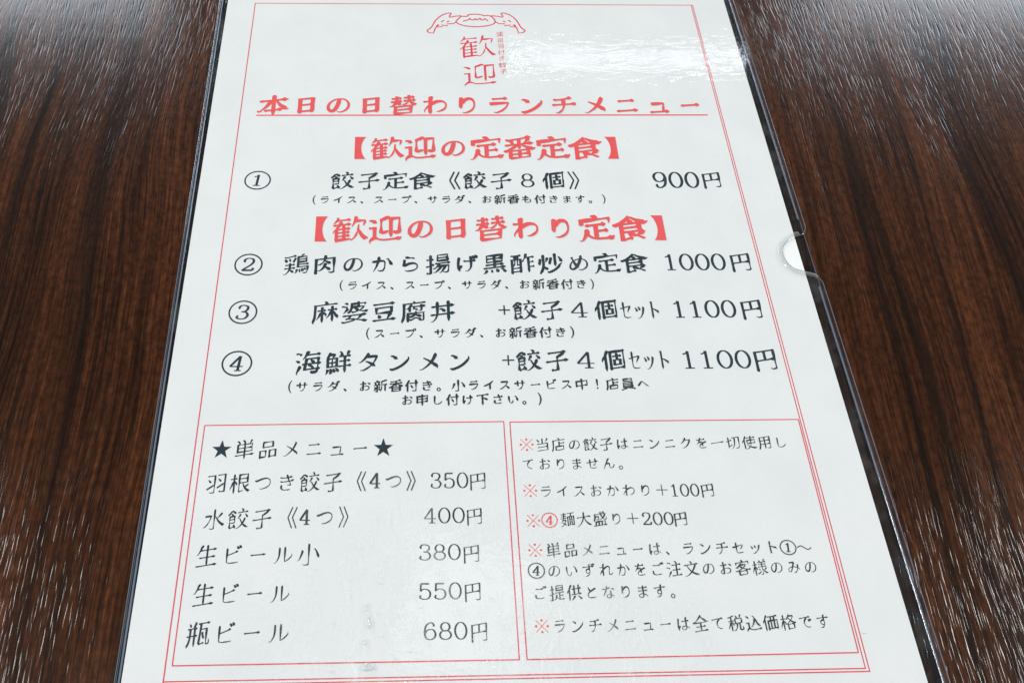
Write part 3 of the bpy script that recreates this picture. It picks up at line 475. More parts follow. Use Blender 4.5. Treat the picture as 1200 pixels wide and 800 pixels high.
{'part': 'notice.3', 't': 'O1', 'x': 170.11, 'y': 31.75, 'c': 'k', 'rx': 2.2, 'ry': 1.99},
{'part': 'notice.3', 't': '～', 'x': 174.71, 'p': 4.677, 'y': 31.65, 'c': 'k', 'sx': 0.95, 'sy': 0.95, 'w': 0.095, 'k': 0.87},
{'part': 'notice.3', 't': 'O4', 'x': 98.34, 'y': 26.43, 'c': 'k', 'rx': 2.23, 'ry': 2.04},
{'part': 'notice.3', 't': 'のいずれかをご注文のお客様のみの', 'x': 103.29, 'p': 4.793, 'y': 26.34, 'c': 'k', 'sx': 0.95, 'sy': 0.95, 'w': 0.095, 'k': 0.87},
{'part': 'notice.3', 't': 'ご提供となります。', 'x': 98.86, 'p': 4.706, 'y': 20.47, 'c': 'k', 'sx': 0.95, 'sy': 0.95, 'w': 0.095, 'k': 0.87},
{'part': 'notice.4', 't': '※', 'x': 98.61, 'p': 4.353, 'y': 11.9, 'c': 'r', 'sx': 1.0, 'sy': 0.95, 'w': 0.09, 'k': 0.87},
{'part': 'notice.4', 't': 'ランチメニューは全て税込価格です', 'x': 103.41, 'p': 4.763, 'y': 11.85, 'c': 'k', 'sx': 0.95, 'sy': 0.95, 'w': 0.095, 'k': 0.87},
{'part': 'logo.0', 't': '歓', 'x': 91.49, 'p': 1, 'y': 233.88, 'c': 'l', 'sx': 14.41, 'sy': 14.03, 'w': 0.088, 'k': 1, 'abs': 1},
{'part': 'logo.0', 't': '迎', 'x': 91.78, 'p': 1, 'y': 218.1, 'c': 'l', 'sx': 13.69, 'sy': 12.84, 'w': 0.088, 'k': 1, 'abs': 1},
{'part': 'logo.1', 't': '蒲', 'x': 100.98, 'p': 1, 'y': 240.92, 'c': 'l', 'sx': 3.11, 'sy': 3.32, 'w': 0.085, 'k': 1, 'abs': 1},
{'part': 'logo.1', 't': '田', 'x': 101.05, 'p': 1, 'y': 237.4, 'c': 'l', 'sx': 2.71, 'sy': 3.28, 'w': 0.085, 'k': 1, 'abs': 1},
{'part': 'logo.1', 't': '羽', 'x': 101.02, 'p': 1, 'y': 234.02, 'c': 'l', 'sx': 2.69, 'sy': 3.25, 'w': 0.085, 'k': 1, 'abs': 1},
{'part': 'logo.1', 't': '付', 'x': 101.03, 'p': 1, 'y': 230.23, 'c': 'l', 'sx': 3.06, 'sy': 3.21, 'w': 0.085, 'k': 1, 'abs': 1},
{'part': 'logo.1', 't': 'き', 'x': 101.09, 'p': 1, 'y': 226.82, 'c': 'l', 'sx': 2.86, 'sy': 3.18, 'w': 0.085, 'k': 1, 'abs': 1},
{'part': 'logo.1', 't': '餃', 'x': 101.17, 'p': 1, 'y': 223.12, 'c': 'l', 'sx': 3.41, 'sy': 3.14, 'w': 0.085, 'k': 1, 'abs': 1},
{'part': 'logo.1', 't': '子', 'x': 101.16, 'p': 1, 'y': 219.55, 'c': 'l', 'sx': 3.01, 'sy': 3.11, 'w': 0.085, 'k': 1, 'abs': 1}]
GEO = {
'logo':[[[71.27, 242.88], [73.23, 245.1], [74.76, 248.7], [76.88, 251.48], [78.99, 253.06], [81.49, 253.51], [80.71, 251.16], [83.21, 251.69], [85.76, 251.97]], [[111.71, 243.09], [109.94, 245.3], [108.72, 248.9], [106.84, 251.66], [104.86, 253.22], [102.39, 253.64], [102.96, 251.29], [100.5, 251.8], [97.97, 252.04]], [[71.27, 242.88], [72.07, 241.79], [73.92, 241.46], [74.67, 244.0], [75.77, 246.48], [76.36, 246.48], [75.51, 245.11], [77.74, 245.29], [77.35, 246.32], [79.98, 245.9], [79.71, 247.01], [82.24, 247.2], [83.69, 248.32]], [[111.71, 243.09], [110.81, 241.99], [108.91, 241.64], [108.39, 244.18], [107.5, 246.65], [106.91, 246.65], [107.64, 245.28], [105.42, 245.44], [105.9, 246.47], [103.22, 246.03], [103.59, 247.15], [101.07, 247.3], [99.72, 248.41]], [[77.28, 248.12], [78.42, 249.24]], [[106.14, 248.28], [105.09, 249.39]], [[79.57, 248.13], [80.65, 248.82]], [[103.84, 248.27], [102.82, 248.95]], [[83.28, 248.32], [84.21, 249.79], [85.75, 251.53], [88.12, 251.63], [88.75, 252.6], [91.43, 252.96], [94.08, 252.63], [95.06, 252.02], [97.03, 252.21], [98.73, 250.92], [99.6, 248.41], [98.2, 246.69], [94.62, 245.64], [91.38, 245.37], [87.59, 245.77], [84.7, 246.87], [83.28, 248.32]], [[86.23, 248.68], [88.32, 249.38], [89.19, 250.43], [89.51, 249.65], [91.16, 249.57], [91.31, 250.35], [92.16, 249.49], [93.45, 250.45], [93.76, 249.67], [94.81, 249.42], [95.44, 250.2], [96.67, 248.83]]],
'under':[[6.02, 195.86], [178.59, 196.52]],
'frame':[[-0.0, 259.12], [184.0, 259.12], [183.96, -0.75], [183.27, -0.01], [-0.04, 0.0]],
'lbox':[[1.98, 70.53], [92.05, 70.8], [91.97, 3.69], [1.72, 3.78]],
'rbox':[[93.91, 70.61], [182.66, 70.5], [182.37, 3.88], [94.01, 3.68]],
'notch':[[203.27, 142.5], [201.5, 139.92], [197.99, 138.59], [194.19, 135.95], [192.48, 132.9], [192.57, 129.17], [194.47, 126.0], [198.06, 124.41], [201.32, 123.35], [203.2, 120.42]],
'fleck':[[185.01, 8.65], [185.65, 8.6]],
'drops':[[52.65, 2.6], [52.53, 13.78], [51.62, 8.66], [51.77, 17.28]]}


def glyph_strokes(ch):
    return [[Vector((s[i] / 1000, s[i + 1] / 1000)) for i in range(0, len(s), 2)] for s in GLYPHS[ch]]

def catmull(P, n):
    if len(P) < 3:
        k = max(n, 6)
        return [P[0].lerp(P[1], i / k) for i in range(k + 1)]
    Q = [P[0] * 2 - P[1]] + list(P) + [P[-1] * 2 - P[-2]]
    out = []
    for i in range(1, len(Q) - 2):
        a, b, c, d = Q[i - 1], Q[i], Q[i + 1], Q[i + 2]
        for k in range(n):
            t = k / n
            out.append(.5 * ((2 * b) + (c - a) * t + (2 * a - 5 * b + 4 * c - d) * t * t + (3 * b - a - 3 * c + d) * t ** 3))
    out.append(P[-1].copy())
    return out

def split_corners(P, deg=48):
    segs = []; cur = [P[0]]
    for i in range(1, len(P) - 1):
        cur.append(P[i])
        a = P[i] - P[i - 1]; b = P[i + 1] - P[i]
        if a.length > .03 and b.length > .03 and a.angle(b) > math.radians(deg):
            segs.append(cur); cur = [P[i]]
    cur.append(P[-1]); segs.append(cur)
    return segs

class Print:
    """collects printed shapes lying on the paper; every shape sits a few microns higher than the one before"""
    def __init__(self): self.v = []; self.f = []; self.m = []; self.k = 0; self.mats = []
    def mat(self, key):
        if key not in self.mats: self.mats.append(key)
        return self.mats.index(key)
    def z(self, low=False):
        self.k += 1
        return PAPER_Z + (.003 + (self.k % 60) * .0003 if low else .024 + (self.k % 60) * .0016)
    def poly(self, pts, key, low=False):
        z = self.z(low); n = len(self.v)
        self.v += [W(x, y, z) for x, y in pts]
        self.f.append(list(range(n, n + len(pts)))); self.m.append(self.mat(key))
    def ribbon(self, pts, widths, key, low=False, closed=False):
        z = self.z(low); n = len(self.v); N = len(pts); mi = self.mat(key)
        for i, p in enumerate(pts):
            if closed: a, b = pts[(i - 1) % N], pts[(i + 1) % N]
            else: a, b = pts[max(0, i - 1)], pts[min(N - 1, i + 1)]
            d = Vector((b[0] - a[0], b[1] - a[1]))
            if d.length < 1e-9: d = Vector((1, 0))
            d.normalize(); w = widths[i] * .5 if hasattr(widths, '__len__') else widths * .5
            zz = z + i * .00012
            self.v.append(W(p[0] - d.y * w, p[1] + d.x * w, zz)); self.v.append(W(p[0] + d.y * w, p[1] - d.x * w, zz))
        for i in range(N if closed else N - 1):
            j = (i + 1) % N
            self.f.append([n + 2 * i, n + 2 * i + 1, n + 2 * j + 1, n + 2 * j]); self.m.append(mi)
    def build(self, name, parent):
        return link_mesh(name, self.v, self.f, [M_INK[k] for k in self.mats], parent, self.m)

def is_kana(ch): return '\u3040' <= ch <= '\u30ff' and ch != 'ー'

def brush_stroke(pr, P, T, w, unit, key, low, head, tail):
    """one brush stroke: width follows the direction it is drawn in"""
    d = P[-1] - P[0]; L = sum((b - a).length for a, b in zip(P, P[1:]))
    C = catmull(P, 4)
    # even resampling
    acc = [0]
    for a, b in zip(C, C[1:]): acc.append(acc[-1] + (b - a).length)
    tot = acc[-1]
    if tot < 1e-5: return
    n = max(9, int(tot / .028)); R = []; j = 0
    for i in range(n + 1):
        s = tot * i / n
        while j < len(acc) - 2 and acc[j + 1] < s: j += 1
        f = (s - acc[j]) / max(1e-9, acc[j + 1] - acc[j])
        R.append(C[j].lerp(C[j + 1], f))
    # extend the ends a little (the centre line stops short of the stroke's end)
    e0 = (R[0] - R[1]).normalized(); e1 = (R[-1] - R[-2]).normalized()
    R[0] = R[0] + e0 * w * (.25 if head else .35); R[-1] = R[-1] + e1 * w * (.25 if tail else .35)
    straight = tot < 1.12 * d.length
    hor = abs(d.y) < .40 * abs(d.x) and straight
    ver = abs(d.x) < .22 * abs(d.y) and straight
    left = d.x < 0 and d.y < 0 and not ver
    right = d.x > 0 and d.y < 0 and not hor and not ver and straight
    short = tot < .17
    ws = []
    if tot < .13: w = w * .72
    for i in range(n + 1):
        t = i / n
        if not straight and tot > .35:                       # curved kana line: swells, thins at the end
            v = .76 + .34 * math.sin(t * math.pi * 2.2 + .6)
            if tail and t > .78: v *= 1 - .75 * (t - .78) / .22
            if head and t < .08: v *= .7 + .3 * t / .08 + .15
        elif hor:
            v = .56 + .50 * max(0, 1 - t / .16) * (1 if head else 0) * .8
            if tail: v += .70 * math.exp(-((t - .90) / .075) ** 2)
            if tail and t > .95: v *= 1 - .72 * (t - .95) / .05
            if head and t < .05: v *= .55 + .45 * t / .05
        elif ver:
            v = 1.08 + (.24 * max(0, 1 - t / .14) if head else 0) - .12 * math.sin(t * math.pi)
            if tail and t > .88: v *= 1 - .60 * (t - .88) / .12
            if head and t < .05: v *= .5 + .5 * t / .05
        elif short:
            if left: v = 1.15 - .75 * t
            else: v = .45 + .95 * math.sin(min(1, t * 1.12) * math.pi * .62)
            if tail and t > .85: v *= 1 - .6 * (t - .85) / .15
        elif left:
            v = 1.22 - 1.0 * t ** 1.3
            if head and t < .06: v *= .5 + .5 * t / .06
        elif right:
            v = .42 + 1.12 * t
            if tail and t > .82: v *= 1 - .85 * (t - .82) / .18
        else:
            v = .92
            if tail and t > .8: v *= 1 - .6 * (t - .8) / .2
            if head and t < .06: v *= .6 + .4 * t / .06
        ws.append(max(.12, v) * w * unit)
    pts = [T(p) for p in R]
    pr.ribbon(pts, ws, key, low)

def arc(cx, cy, rx, ry, a0, a1, n=24):
    return [Vector((cx + rx * math.cos(math.radians(a0 + (a1 - a0) * i / n)), cy + ry * math.sin(math.radians(a0 + (a1 - a0) * i / n)))) for i in range(n + 1)]

V2 = lambda L: [Vector(p) for p in L]
DIG = {
 '0': [('e', .5, .5, .43, .5)],
 '1': [('l', [(.5, 0), (.5, 1)]), ('l', [(.20, .01), (.80, .01)]), ('c', [(.5, .99), (.42, .88), (.18, .82)])],
 '2': [('c', [(.14, .72), (.16, .90), (.42, 1), (.74, .94), (.86, .74), (.70, .48), (.36, .24), (.08, .03)]), ('t', [(.08, .045), (.88, .045)]), ('l', [(.88, .03), (.94, .24)]), ('d', .18, .73, .075)],
 '3': [('c', [(.12, .80), (.25, .96), (.5, 1), (.78, .92), (.83, .75), (.68, .57), (.38, .525)]), ('c', [(.42, .525), (.75, .48), (.92, .27), (.75, .05), (.45, 0), (.18, .06), (.09, .20)]), ('d', .15, .22, .075), ('d', .18, .79, .07)],
 '4': [('l', [(.66, 0), (.66, 1)]), ('l', [(.66, 1), (.05, .29)]), ('l', [(.05, .29), (.97, .29)]), ('l', [(.42, .01), (.90, .01)])],
 '5': [('t', [(.20, .965), (.82, .965)]), ('l', [(.20, .98), (.16, .5)]), ('c', [(.16, .5), (.3, .6), (.55, .63), (.82, .52), (.91, .31), (.78, .07), (.48, 0), (.18, .06), (.09, .19)]), ('d', .15, .2, .075)],
 '6': [('c', [(.82, .84), (.70, .97), (.5, 1), (.2, .82), (.09, .42), (.2, .1), (.5, 0), (.8, .1), (.91, .32), (.78, .55), (.52, .61), (.24, .52), (.12, .36)]), ('d', .78, .83, .07)],
 '8': [('e', .5, .75, .33, .25), ('e', .5, .265, .42, .265)],
}
DIG['9'] = [(s[0], [(1 - x, 1 - y) for x, y in s[1]]) if s[0] == 'c' else ('d', 1 - s[1], 1 - s[2], s[3]) for s in DIG['6']]

def digit(pr, ch, cx, cy, w, h, key, wt, ital=0.0):
    thin, thick = wt * .50, wt * 1.12
    def T(p): return Vector((cx + (p[0] - .5) * w + (p[1] - .5) * ital * h, cy + (p[1] - .5) * h))
    for s in DIG[ch]:
        if s[0] == 'd':
            pr.poly([T((s[1] + s[3] * math.cos(a / 10 * math.tau) * h / w * .9, s[2] + s[3] * math.sin(a / 10 * math.tau))) for a in range(10)], key); continue
        if s[0] == 'e':
            q = arc(s[1], s[2], s[3], s[4], 0, 360, 36)[:-1]; cl = True
        elif s[0] == 'c': q = catmull(V2(s[1]), 6); cl = False
        else:
            q = [Vector(s[1][0]).lerp(Vector(s[1][1]), i / 6) for i in range(7)]; cl = False
        q = [T(p) for p in q]; n = len(q); ws = []
        for i in range(n):
            a, b = (q[i - 1], q[(i + 1) % n]) if cl else (q[max(0, i - 1)], q[min(n - 1, i + 1)])
            d = (b - a).normalized()
            ws.append(thick * .8 if s[0] == 't' else thin + (thick - thin) * abs(d.y) ** 1.3)
        pr.ribbon(q, ws, key, closed=cl)

NARROW = {'日': (.74, .84), '田': (.86, .86), '品': (.92, .92), '円': (.96, 1.0), '歓': (1.10, 1.0), '定': (1.08, 1.0), '食': (1.10, 1.02), '本': (1.14, 1.04), '大': (1.08, 1.04), '子': (.97, .97), '肉': (.90, .96), '豆': (.96, .90), '黒': (.96, .97), '個': (.96, .97), '番': (1.04, 1.0), '迎': (1.06, .98), '替': (.98, .98)}
def draw_char(pr, ch, cx, cy, ex, ey, w, key, kscale, low=False):
    """one character in a cell centred at cx, cy (mm)"""
    if ch in ' 　': return
    wm = w * ex
    def cell(p): return Vector((cx + (p[0] - .5) * ex, cy + (p[1] - .5) * ey))
    line = lambda pts, ww, cl=False: pr.ribbon([cell(p) for p in pts], ww, key, low, cl)
    if ch in '【】':
        q = [(.53, .04), (.53, .96), (.95, .96)] + [tuple(p) for p in arc(1.13, .5, .40, .60, 130, 230, 12)] + [(.95, .04)]
        if ch == '】': q = [(1 - x, y) for x, y in q][::-1]
        pr.poly([cell(p) for p in q], key, low); return
    if ch == '★':
        q = []
        for i in range(10):
            r = .47 if i % 2 == 0 else .185; a = math.pi / 2 + i * math.pi / 5
            q.append((.5 + r * math.cos(a), .5 + r * math.sin(a)))
        pr.poly([cell(p) for p in q], key, low); return
    if ch == '※':
        line([(.13, .88), (.87, .12)], wm * .42); line([(.13, .12), (.87, .88)], wm * .42)
        for x, y in ((.5, .86), (.5, .14), (.14, .5), (.86, .5)):
            pr.poly([cell(p) for p in arc(x, y, .075, .075, 0, 360, 12)[:-1]], key, low)
        return
    if ch in '（）':
        q = arc(1.30, .5, .64, .72, 137, 223, 14)
        q = [(x, y) if ch == '（' else (1 - x, y) for x, y in q]
        n = len(q)
        line(q, [wm * (.4 + .35 * math.sin(i / (n - 1) * math.pi)) for i in range(n)]); return
    if ch in '《》':
        for o in (0, .20):
            q = [(.74 + o, .97), (.55 + o, .5), (.74 + o, .03)]
            if ch == '》': q = [(1 - x, y) for x, y in q]
            line(q[:2], wm * .55); line(q[1:], wm * .55)
        return
    if ch == '。':
        line(arc(.22, .20, .105, .115, 0, 360, 20)[:-1], wm * .5, True); return
    if ch == '、':
        q = [(.12, .32), (.18, .27), (.25, .20), (.30, .12)]
        line(q, [wm * .35, wm * .8, wm * 1.15, wm * .6]); return
    if ch == '！':
        q = [(.5, .90), (.5, .75), (.5, .55), (.5, .34)]
        line(q, [wm * .9, wm * 1.1, wm * .8, wm * .35])
        pr.poly([cell(p) for p in arc(.5, .18, .06, .07, 0, 360, 12)[:-1]], key, low); return
    if ch in '＋+':
        a = .14 if ch == '＋' else .27
        line([(a, .5), (1 - a, .5)], wm * .5); line([(.5, a), (.5, 1 - a)], wm * .5); return
    if ch == '～':
        q = [(.06 + .88 * i / 16, .5 + .11 * math.sin(i / 16 * math.tau)) for i in range(17)]
        line(q, wm * .6); return
    if ch in '４８':
        digit(pr, {'４': '4', '８': '8'}[ch], cx, cy, ex * (.68 if ch == '４' else .54), ey * .69, key, wm * .72); return
    nx, ny = NARROW.get(ch, (1, 1))
    half = ch in 'ｾｯﾄ'
    kana = is_kana(ch)
    k = kscale if kana else 1.0
    tilt = 0.0 if half else (.09 if (kana or ch == 'ー') else .15)
    ox = .25 if half else .5
    def T(p):
        x = (p.x - ox) * k * nx; y = (p.y - .5) * k * ny
        if ch == 'ー': x *= .84; y = p.y - .5
        return Vector((cx + x * ex, cy + (y + tilt * x) * ey))
    wk = w * (.93 if not kana else .88) / k
    # busy characters are written with a lighter hand
    S = glyph_strokes(ch)
    wk *= {'迎': .80, '歓': .88, '替': .92, '番': .94}.get(ch, 1.0)
    if len(S) > 9: wk *= .90
    if len(S) > 13: wk *= .90
    for P in S:
        segs = split_corners(P)
        for i, g in enumerate(segs):
            if len(g) < 2: continue
            brush_stroke(pr, g, T, wk, ex * k, key, low, i == 0, i == len(segs) - 1)

def draw_run(pr, r):
    key = r['c']; t = r['t']
    if t[0] == 'O':
        q = arc(r['x'], r['y'], r['rx'], r['ry'], 0, 360, 56)[:-1]
        pr.ribbon(q, r['rx'] * .12, key, closed=True)
        digit(pr, t[1], r['x'], r['y'], r['rx'] * .95, r['ry'] * 1.22, key, r['rx'] * .175, .12); return
    if 'd' in r:
        for i, ch in enumerate(t):
            digit(pr, ch, r['x'] + i * r['p'], r['y'], r['dw'], r['d'], key, r['d'] * r.get('dk', .118) * 1.12)
        return
    ex, ey = (r['sx'], r['sy']) if r.get('abs') else (r['p'] * r['sx'], r['p'] * r['sy'])
    for i, ch in enumerate(t):
        cx = r['x'] + i * r['p']
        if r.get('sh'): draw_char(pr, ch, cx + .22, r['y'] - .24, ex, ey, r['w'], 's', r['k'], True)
        draw_char(pr, ch, cx, r['y'], ex, ey, r['w'], key, r['k'])

def print_part(name, prefix, parent, label=None, extra=None):
    pr = Print()
    if extra: extra(pr)
    for r in RUNS:
        if r['part'] == prefix: draw_run(pr, r)
    o = pr.build(name, parent)
    if label: o['label'] = label
    return o

# ------------------------------------------------------------------ the table
def build_table():
    bm = bmesh.new()
    bmesh.ops.create_cube(bm, size=1.0, matrix=Matrix.Translation((0, .10, -.015)) @ Matrix.Diagonal((1.5, .95, .03, 1)))
    bmesh.ops.bevel(bm, geom=list(bm.edges), offset=.004, segments=3, affect='EDGES', profile=.5)
    me = bpy.data.meshes.new('table_top'); bm.to_mesh(me); bm.free()
    me.materials.append(M_WOOD)
    o = bpy.data.objects.new('table_top', me); COL.objects.link(o)
    o['kind'] = 'structure'
    o['label'] = 'dark brown lacquered wood grain table top under the menu'
    o['category'] = 'table top'
    return o
build_table()

# ------------------------------------------------------------------ the printed menu sheet
PAPER_ROT = .15
sheet = empty('menu_sheet', W(92, 130, .45), 'white printed lunch menu sheet with red headings inside the clear plastic case', 'menu')

def build_paper():
    x0, x1, y0, y1 = -11.1, 198.3, -17.0, 280.0
    c = math.tan(math.radians(PAPER_ROT))
    q = []
    ring = [(x0, y0), (x1, y0), (x1, y1), (x0, y1)]
    ring = [(x - (y - 130) * c, y + (x - 92) * c) for x, y in ring]
    v = [W(x, y, PAPER_Z - .1) for x, y in ring] + [W(x, y, PAPER_Z) for x, y in ring]
    f = [[3, 2, 1, 0], [4, 5, 6, 7]] + [[i, (i + 1) % 4, 4 + (i + 1) % 4, 4 + i] for i in range(4)]
    return link_mesh('paper', v, f, [M_PAPER], sheet)
build_paper()

def rule(pr, a, b, w, key='f'):
    pr.ribbon([Vector(a).lerp(Vector(b), i / 8) for i in range(9)], w, key)

def build_border():
    pr = Print(); TL, TR, BRo, BRi, BL = GEO['frame']
    g = .64
    rule(pr, (TL[0] - .15, TL[1]), (TR[0] + .15, TR[1]), .36)
    rule(pr, TL, (BL[0], BL[1] - 1.1), .38)
    rule(pr, TR, (BRo[0] + .10, BRo[1] - .15), .32)
    rule(pr, (TR[0] - g, TR[1]), (BRi[0] - .15, BRi[1]), .32)
    rule(pr, BL, (BRi[0], BRi[1]), .32)
    rule(pr, (BL[0], BL[1] - .9), (BRo[0], BRo[1]), .32)
    pr.build('border', sheet)['label'] = 'thin red double ruled frame'
build_border()

# emblem: dumpling with wings, and its lettering
pr = Print()
for k, P in enumerate(GEO['logo']):
    c = V2(P) if len(P) == 2 or k in (2, 3) else catmull(V2(P), 4)
    pr.ribbon(c, .55, 'l')
emblem = pr.build('emblem', sheet); emblem['label'] = 'red line emblem of a winged dumpling'
print_part('emblem_lettering', 'logo.0', emblem)
print_part('small_vertical_lettering', 'logo.1', emblem)

title = print_part('title', 'title', sheet)
pr = Print(); rule(pr, (GEO['under'][0][0], 196.15), (GEO['under'][1][0], 196.45), .62, 'r'); pr.build('underline', title)
print_part('heading', 'heading.0', sheet); print_part('heading', 'heading.1', sheet)
for i in range(4):
    it = print_part('menu_item', 'item.%d' % i, sheet)
    print_part('item_number', 'num.%d' % i, it)
    print_part('price', 'price.%d' % i, it)
    print_part('note', 'note.%d' % i, it)

def box(name, q):
    pr = Print()
    for i in range(4): rule(pr, q[i], q[(i + 1) % 4], .34)
    return pr.build(name, sheet)
side = box('side_dish_box', GEO['lbox'])
print_part('side_dish_heading', 'side.0', side)
for i in range(1, 6):
    print_part('side_dish', 'side.%d' % i, side)
    print_part('side_dish_price', 'cost.%d' % i, side)
nb = box('notice_box', GEO['rbox'])
for i in range(5): print_part('notice', 'notice.%d' % i, nb)
pr = Print()
for x, y in GEO['fleck']:
    pr.poly([Vector((x + .16 * math.cos(a / 8 * math.tau), y + .13 * math.sin(a / 8 * math.tau))) for a in range(8)], 'r')
pr.build('stray_ink_dots', sheet)

# ------------------------------------------------------------------ the clear plastic case
case = empty('card_case', W(92, 130, 0), 'clear hard plastic card case holding the menu on the wooden table', 'card case')
CR = math.radians(.5)
def cr(x, y):
    dx, dy = x - 92, y - 130
    return (92 + dx * math.cos(CR) - dy * math.sin(CR), 130 + dx * math.sin(CR) + dy * math.cos(CR))

def slab(name, ring, z0, z1, mats, bev):
    """flat sheet with the outline 'ring' (mm, counter-clockwise): two faces and a rounded rim"""
    n = len(ring); V = []; F = []; fm = []
    def inset(d):
        out = []
        for i in range(n):
            a, b, c = Vector(ring[i - 1]), Vector(ring[i]), Vector(ring[(i + 1) % n])
            e1 = (b - a).normalized(); e2 = (c - b).normalized()
            nn = Vector((-(e1.y + e2.y), e1.x + e2.x))
            if nn.length < 1e-6: nn = Vector((-e1.y, e1.x))
            nn.normalize(); out.append(b + nn * d / max(.5, nn.dot(Vector((-e1.y, e1.x)))))
        return out
    levels = [(bev, z0), (bev * .3, z0 + bev * .3), (0, z0 + bev), (0, z1 - bev), (bev * .3, z1 - bev * .3), (bev, z1)]
    for d, z in levels: V += [W(p[0], p[1], z) for p in inset(d)]
    for k in range(len(levels) - 1):
        for i in range(n):
            j = (i + 1) % n
            F.append([k * n + i, k * n + j, (k + 1) * n + j, (k + 1) * n + i]); fm.append(1)
    F.append(list(range(n))[::-1]); fm.append(0)
    F.append([5 * n + i for i in range(n)]); fm.append(0)
    return link_mesh(name, V, F, mats, case, fm)

def rounded(x0, x1, y0, y1, r):
    q = []
    for cx, cy, a in ((x1 - r, y1 - r, 0), (x0 + r, y1 - r, 90), (x0 + r, y0 + r, 180), (x1 - r, y0 + r, 270)):
        for i in range(9):
            t = math.radians(a + i * 10 + 5); q.append((cx + r * math.cos(t), cy + r * math.sin(t)))
    return q

X0, X1, Y0, Y1 = -13.6, 203.2, -19.6, 284.0
def cover_ring():
    # counter-clockwise from the lower right corner; the notch interrupts the right edge
    ring = [p for p in rounded(X0, X1, Y0, Y1, 4.0)]
    tl, bl, br, tr = ring[9:18], ring[18:27], ring[27:36], ring[0:9]
    un = lambda p: (92 + (p[0] - 92) * math.cos(CR) + (p[1] - 130) * math.sin(CR), 130 - (p[0] - 92) * math.sin(CR) + (p[1] - 130) * math.cos(CR))
    nt = [un(p) for p in GEO['notch']][::-1]
    nt = [(min(p[0], X1), p[1]) for p in nt]
    nt[0] = (X1, nt[0][1] - .6); nt[-1] = (X1, nt[-1][1] + .3)
    cc = catmull(V2(nt), 5)
    cc = [(min(p.x, X1), p.y) for p in cc]
    return [cr(*p) for p in br + cc + tr + tl + bl]
slab('cover_sheet', cover_ring(), .74, 1.14, [M_COVER, M_EDGE], .14)
slab('back_sheet', [cr(*p) for p in rounded(X0 + .2, X1 - .9, Y0, Y1, 4.0)], .03, .40, [M_BACK, M_EDGE], .12)

def notch_lip():
    # moulded lip that runs round the thumb notch on top of the cover
    path = [Vector(p) for p in GEO['notch'][2:-1]]
    path = [Vector((200.0, 139.0))] + path + [Vector((202.4, 122.4))]
    path = catmull(path, 5); n = len(path); V = []; F = []
    prof = [(-.75, 1.13), (-.60, 1.27), (0, 1.32), (.60, 1.27), (.75, 1.13)]
    for i, p in enumerate(path):
        d = (path[min(n - 1, i + 1)] - path[max(0, i - 1)]).normalized(); nr = Vector((d.y, -d.x))
        for o, z in prof: V.append(W(*(p + nr * (o + .95)), z))
    m = len(prof)
    for i in range(n - 1):
        for j in range(m): 
            k = (j + 1) % m
            F.append([i * m + j, i * m + k, (i + 1) * m + k, (i + 1) * m + j])
    F += [list(range(m)), [(n - 1) * m + j for j in range(m)][::-1]]
    return link_mesh('notch_lip', V, F, [M_WATER], case)
notch_lip()

def weld(p, q, w, z0, z1):
    a, b = Vector(cr(*p)), Vector(cr(*q)); d = (b - a).normalized(); nrm = Vector((-d.y, d.x))
    prof = [(-w / 2, z0), (w / 2, z0), (w / 2, z1 - .1), (w / 2 - .12, z1), (-w / 2 + .12, z1), (-w / 2, z1 - .1)]
    V = [W(*(e + nrm * o), z) for e in (a, b) for o, z in prof]; n = len(prof)
    F = [[i, (i + 1) % n, n + (i + 1) % n, n + i] for i in range(n)] + [list(range(n))[::-1], list(range(n, 2 * n))]
    return link_mesh('welded_edge', V, F, [M_EDGE], case)
weld((X0 + 1.1, Y0 + 4), (X0 + 1.1, Y1 - 4), .5, .41, .73)
weld((X1 - 1.6, Y0 + 4), (X1 - 1.6, 117.5), .5, .41, .73)
weld((X1 - 1.6, 145.5), (X1 - 1.6, Y1 - 4), .5, .41, .73)

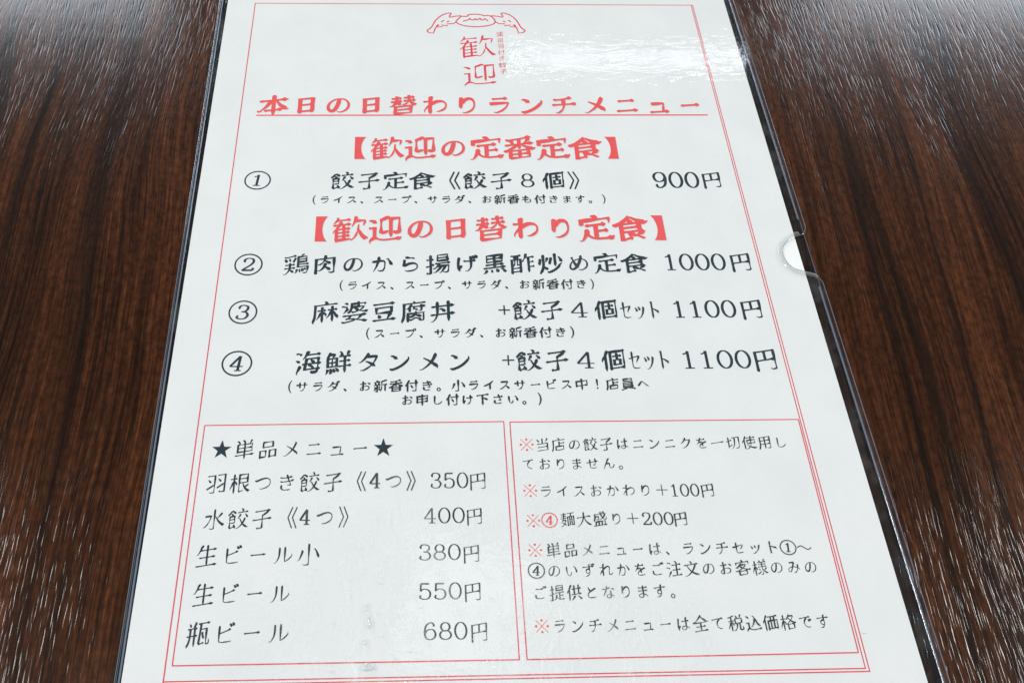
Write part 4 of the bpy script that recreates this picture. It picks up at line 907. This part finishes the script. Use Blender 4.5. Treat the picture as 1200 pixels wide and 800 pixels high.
# ------------------------------------------------------------------ water drops on the cover
def drop(x, y, rx, ry, h, rot, label):
    e = []
    V = []; F = []; n = 20; rings = 6
    rnd = random.Random(int(x * 100 + y))
    wob = [1 + .10 * math.sin(3 * i / n * math.tau + x) + .05 * rnd.uniform(-1, 1) for i in range(n)]
    cz = 1.15
    for k in range(rings):
        a = k / (rings) * math.pi / 2
        for i in range(n):
            t = i / n * math.tau
            px_, py_ = rx * math.cos(t) * math.cos(a) * wob[i], ry * math.sin(t) * math.cos(a) * wob[i]
            V.append(W(x + px_ * math.cos(rot) - py_ * math.sin(rot), y + px_ * math.sin(rot) + py_ * math.cos(rot), cz + h * math.sin(a)))
    V.append(W(x, y, cz + h))
    for k in range(rings - 1):
        for i in range(n):
            j = (i + 1) % n; F.append([k * n + i, k * n + j, (k + 1) * n + j, (k + 1) * n + i])
    for i in range(n): F.append([(rings - 1) * n + i, (rings - 1) * n + (i + 1) % n, len(V) - 1])
    F.append(list(range(n))[::-1])
    o = W(x, y, cz)
    me = bpy.data.meshes.new('water_drop'); me.from_pydata([tuple(v - o) for v in V], [], F)
    for p in me.polygons: p.use_smooth = len(p.vertices) < 6
    me.materials.append(M_WATER); ob = bpy.data.objects.new('water_drop', me); COL.objects.link(ob); ob.location = o
    ob['label'] = label; ob['category'] = 'water drop'; ob['group'] = 'water drops on the plastic cover'
D = GEO['drops']
drop(D[0][0], D[0][1], 1.7, 1.1, .75, 0, 'largest round clear water drop, nearest the bottom red border line')
drop(D[1][0], D[1][1], .55, 2.0, .5, .1, 'long thin upright water streak on the plastic, right of the 瓶ビール line')
drop(D[2][0], D[2][1], .6, .8, .45, 0, 'small round water drop between the long streak and the largest drop')
drop(D[3][0], D[3][1], .45, 1.2, .4, -.2, 'short slanted water drop just above the long streak')
rs = random.Random(4)
for i in range(26):
    x = D[1][0] + rs.gauss(-1, 7.5); y = 9 + rs.gauss(0, 6.5)
    if min((Vector((x, y)) - Vector(q)).length for q in D) < 2.6: continue
    r_ = rs.uniform(.14, .34)
    drop(x, y, r_, r_ * rs.uniform(.9, 1.5), r_ * .8, rs.uniform(-.4, .4), 'tiny clear water droplet in the fine spray around the larger drops')
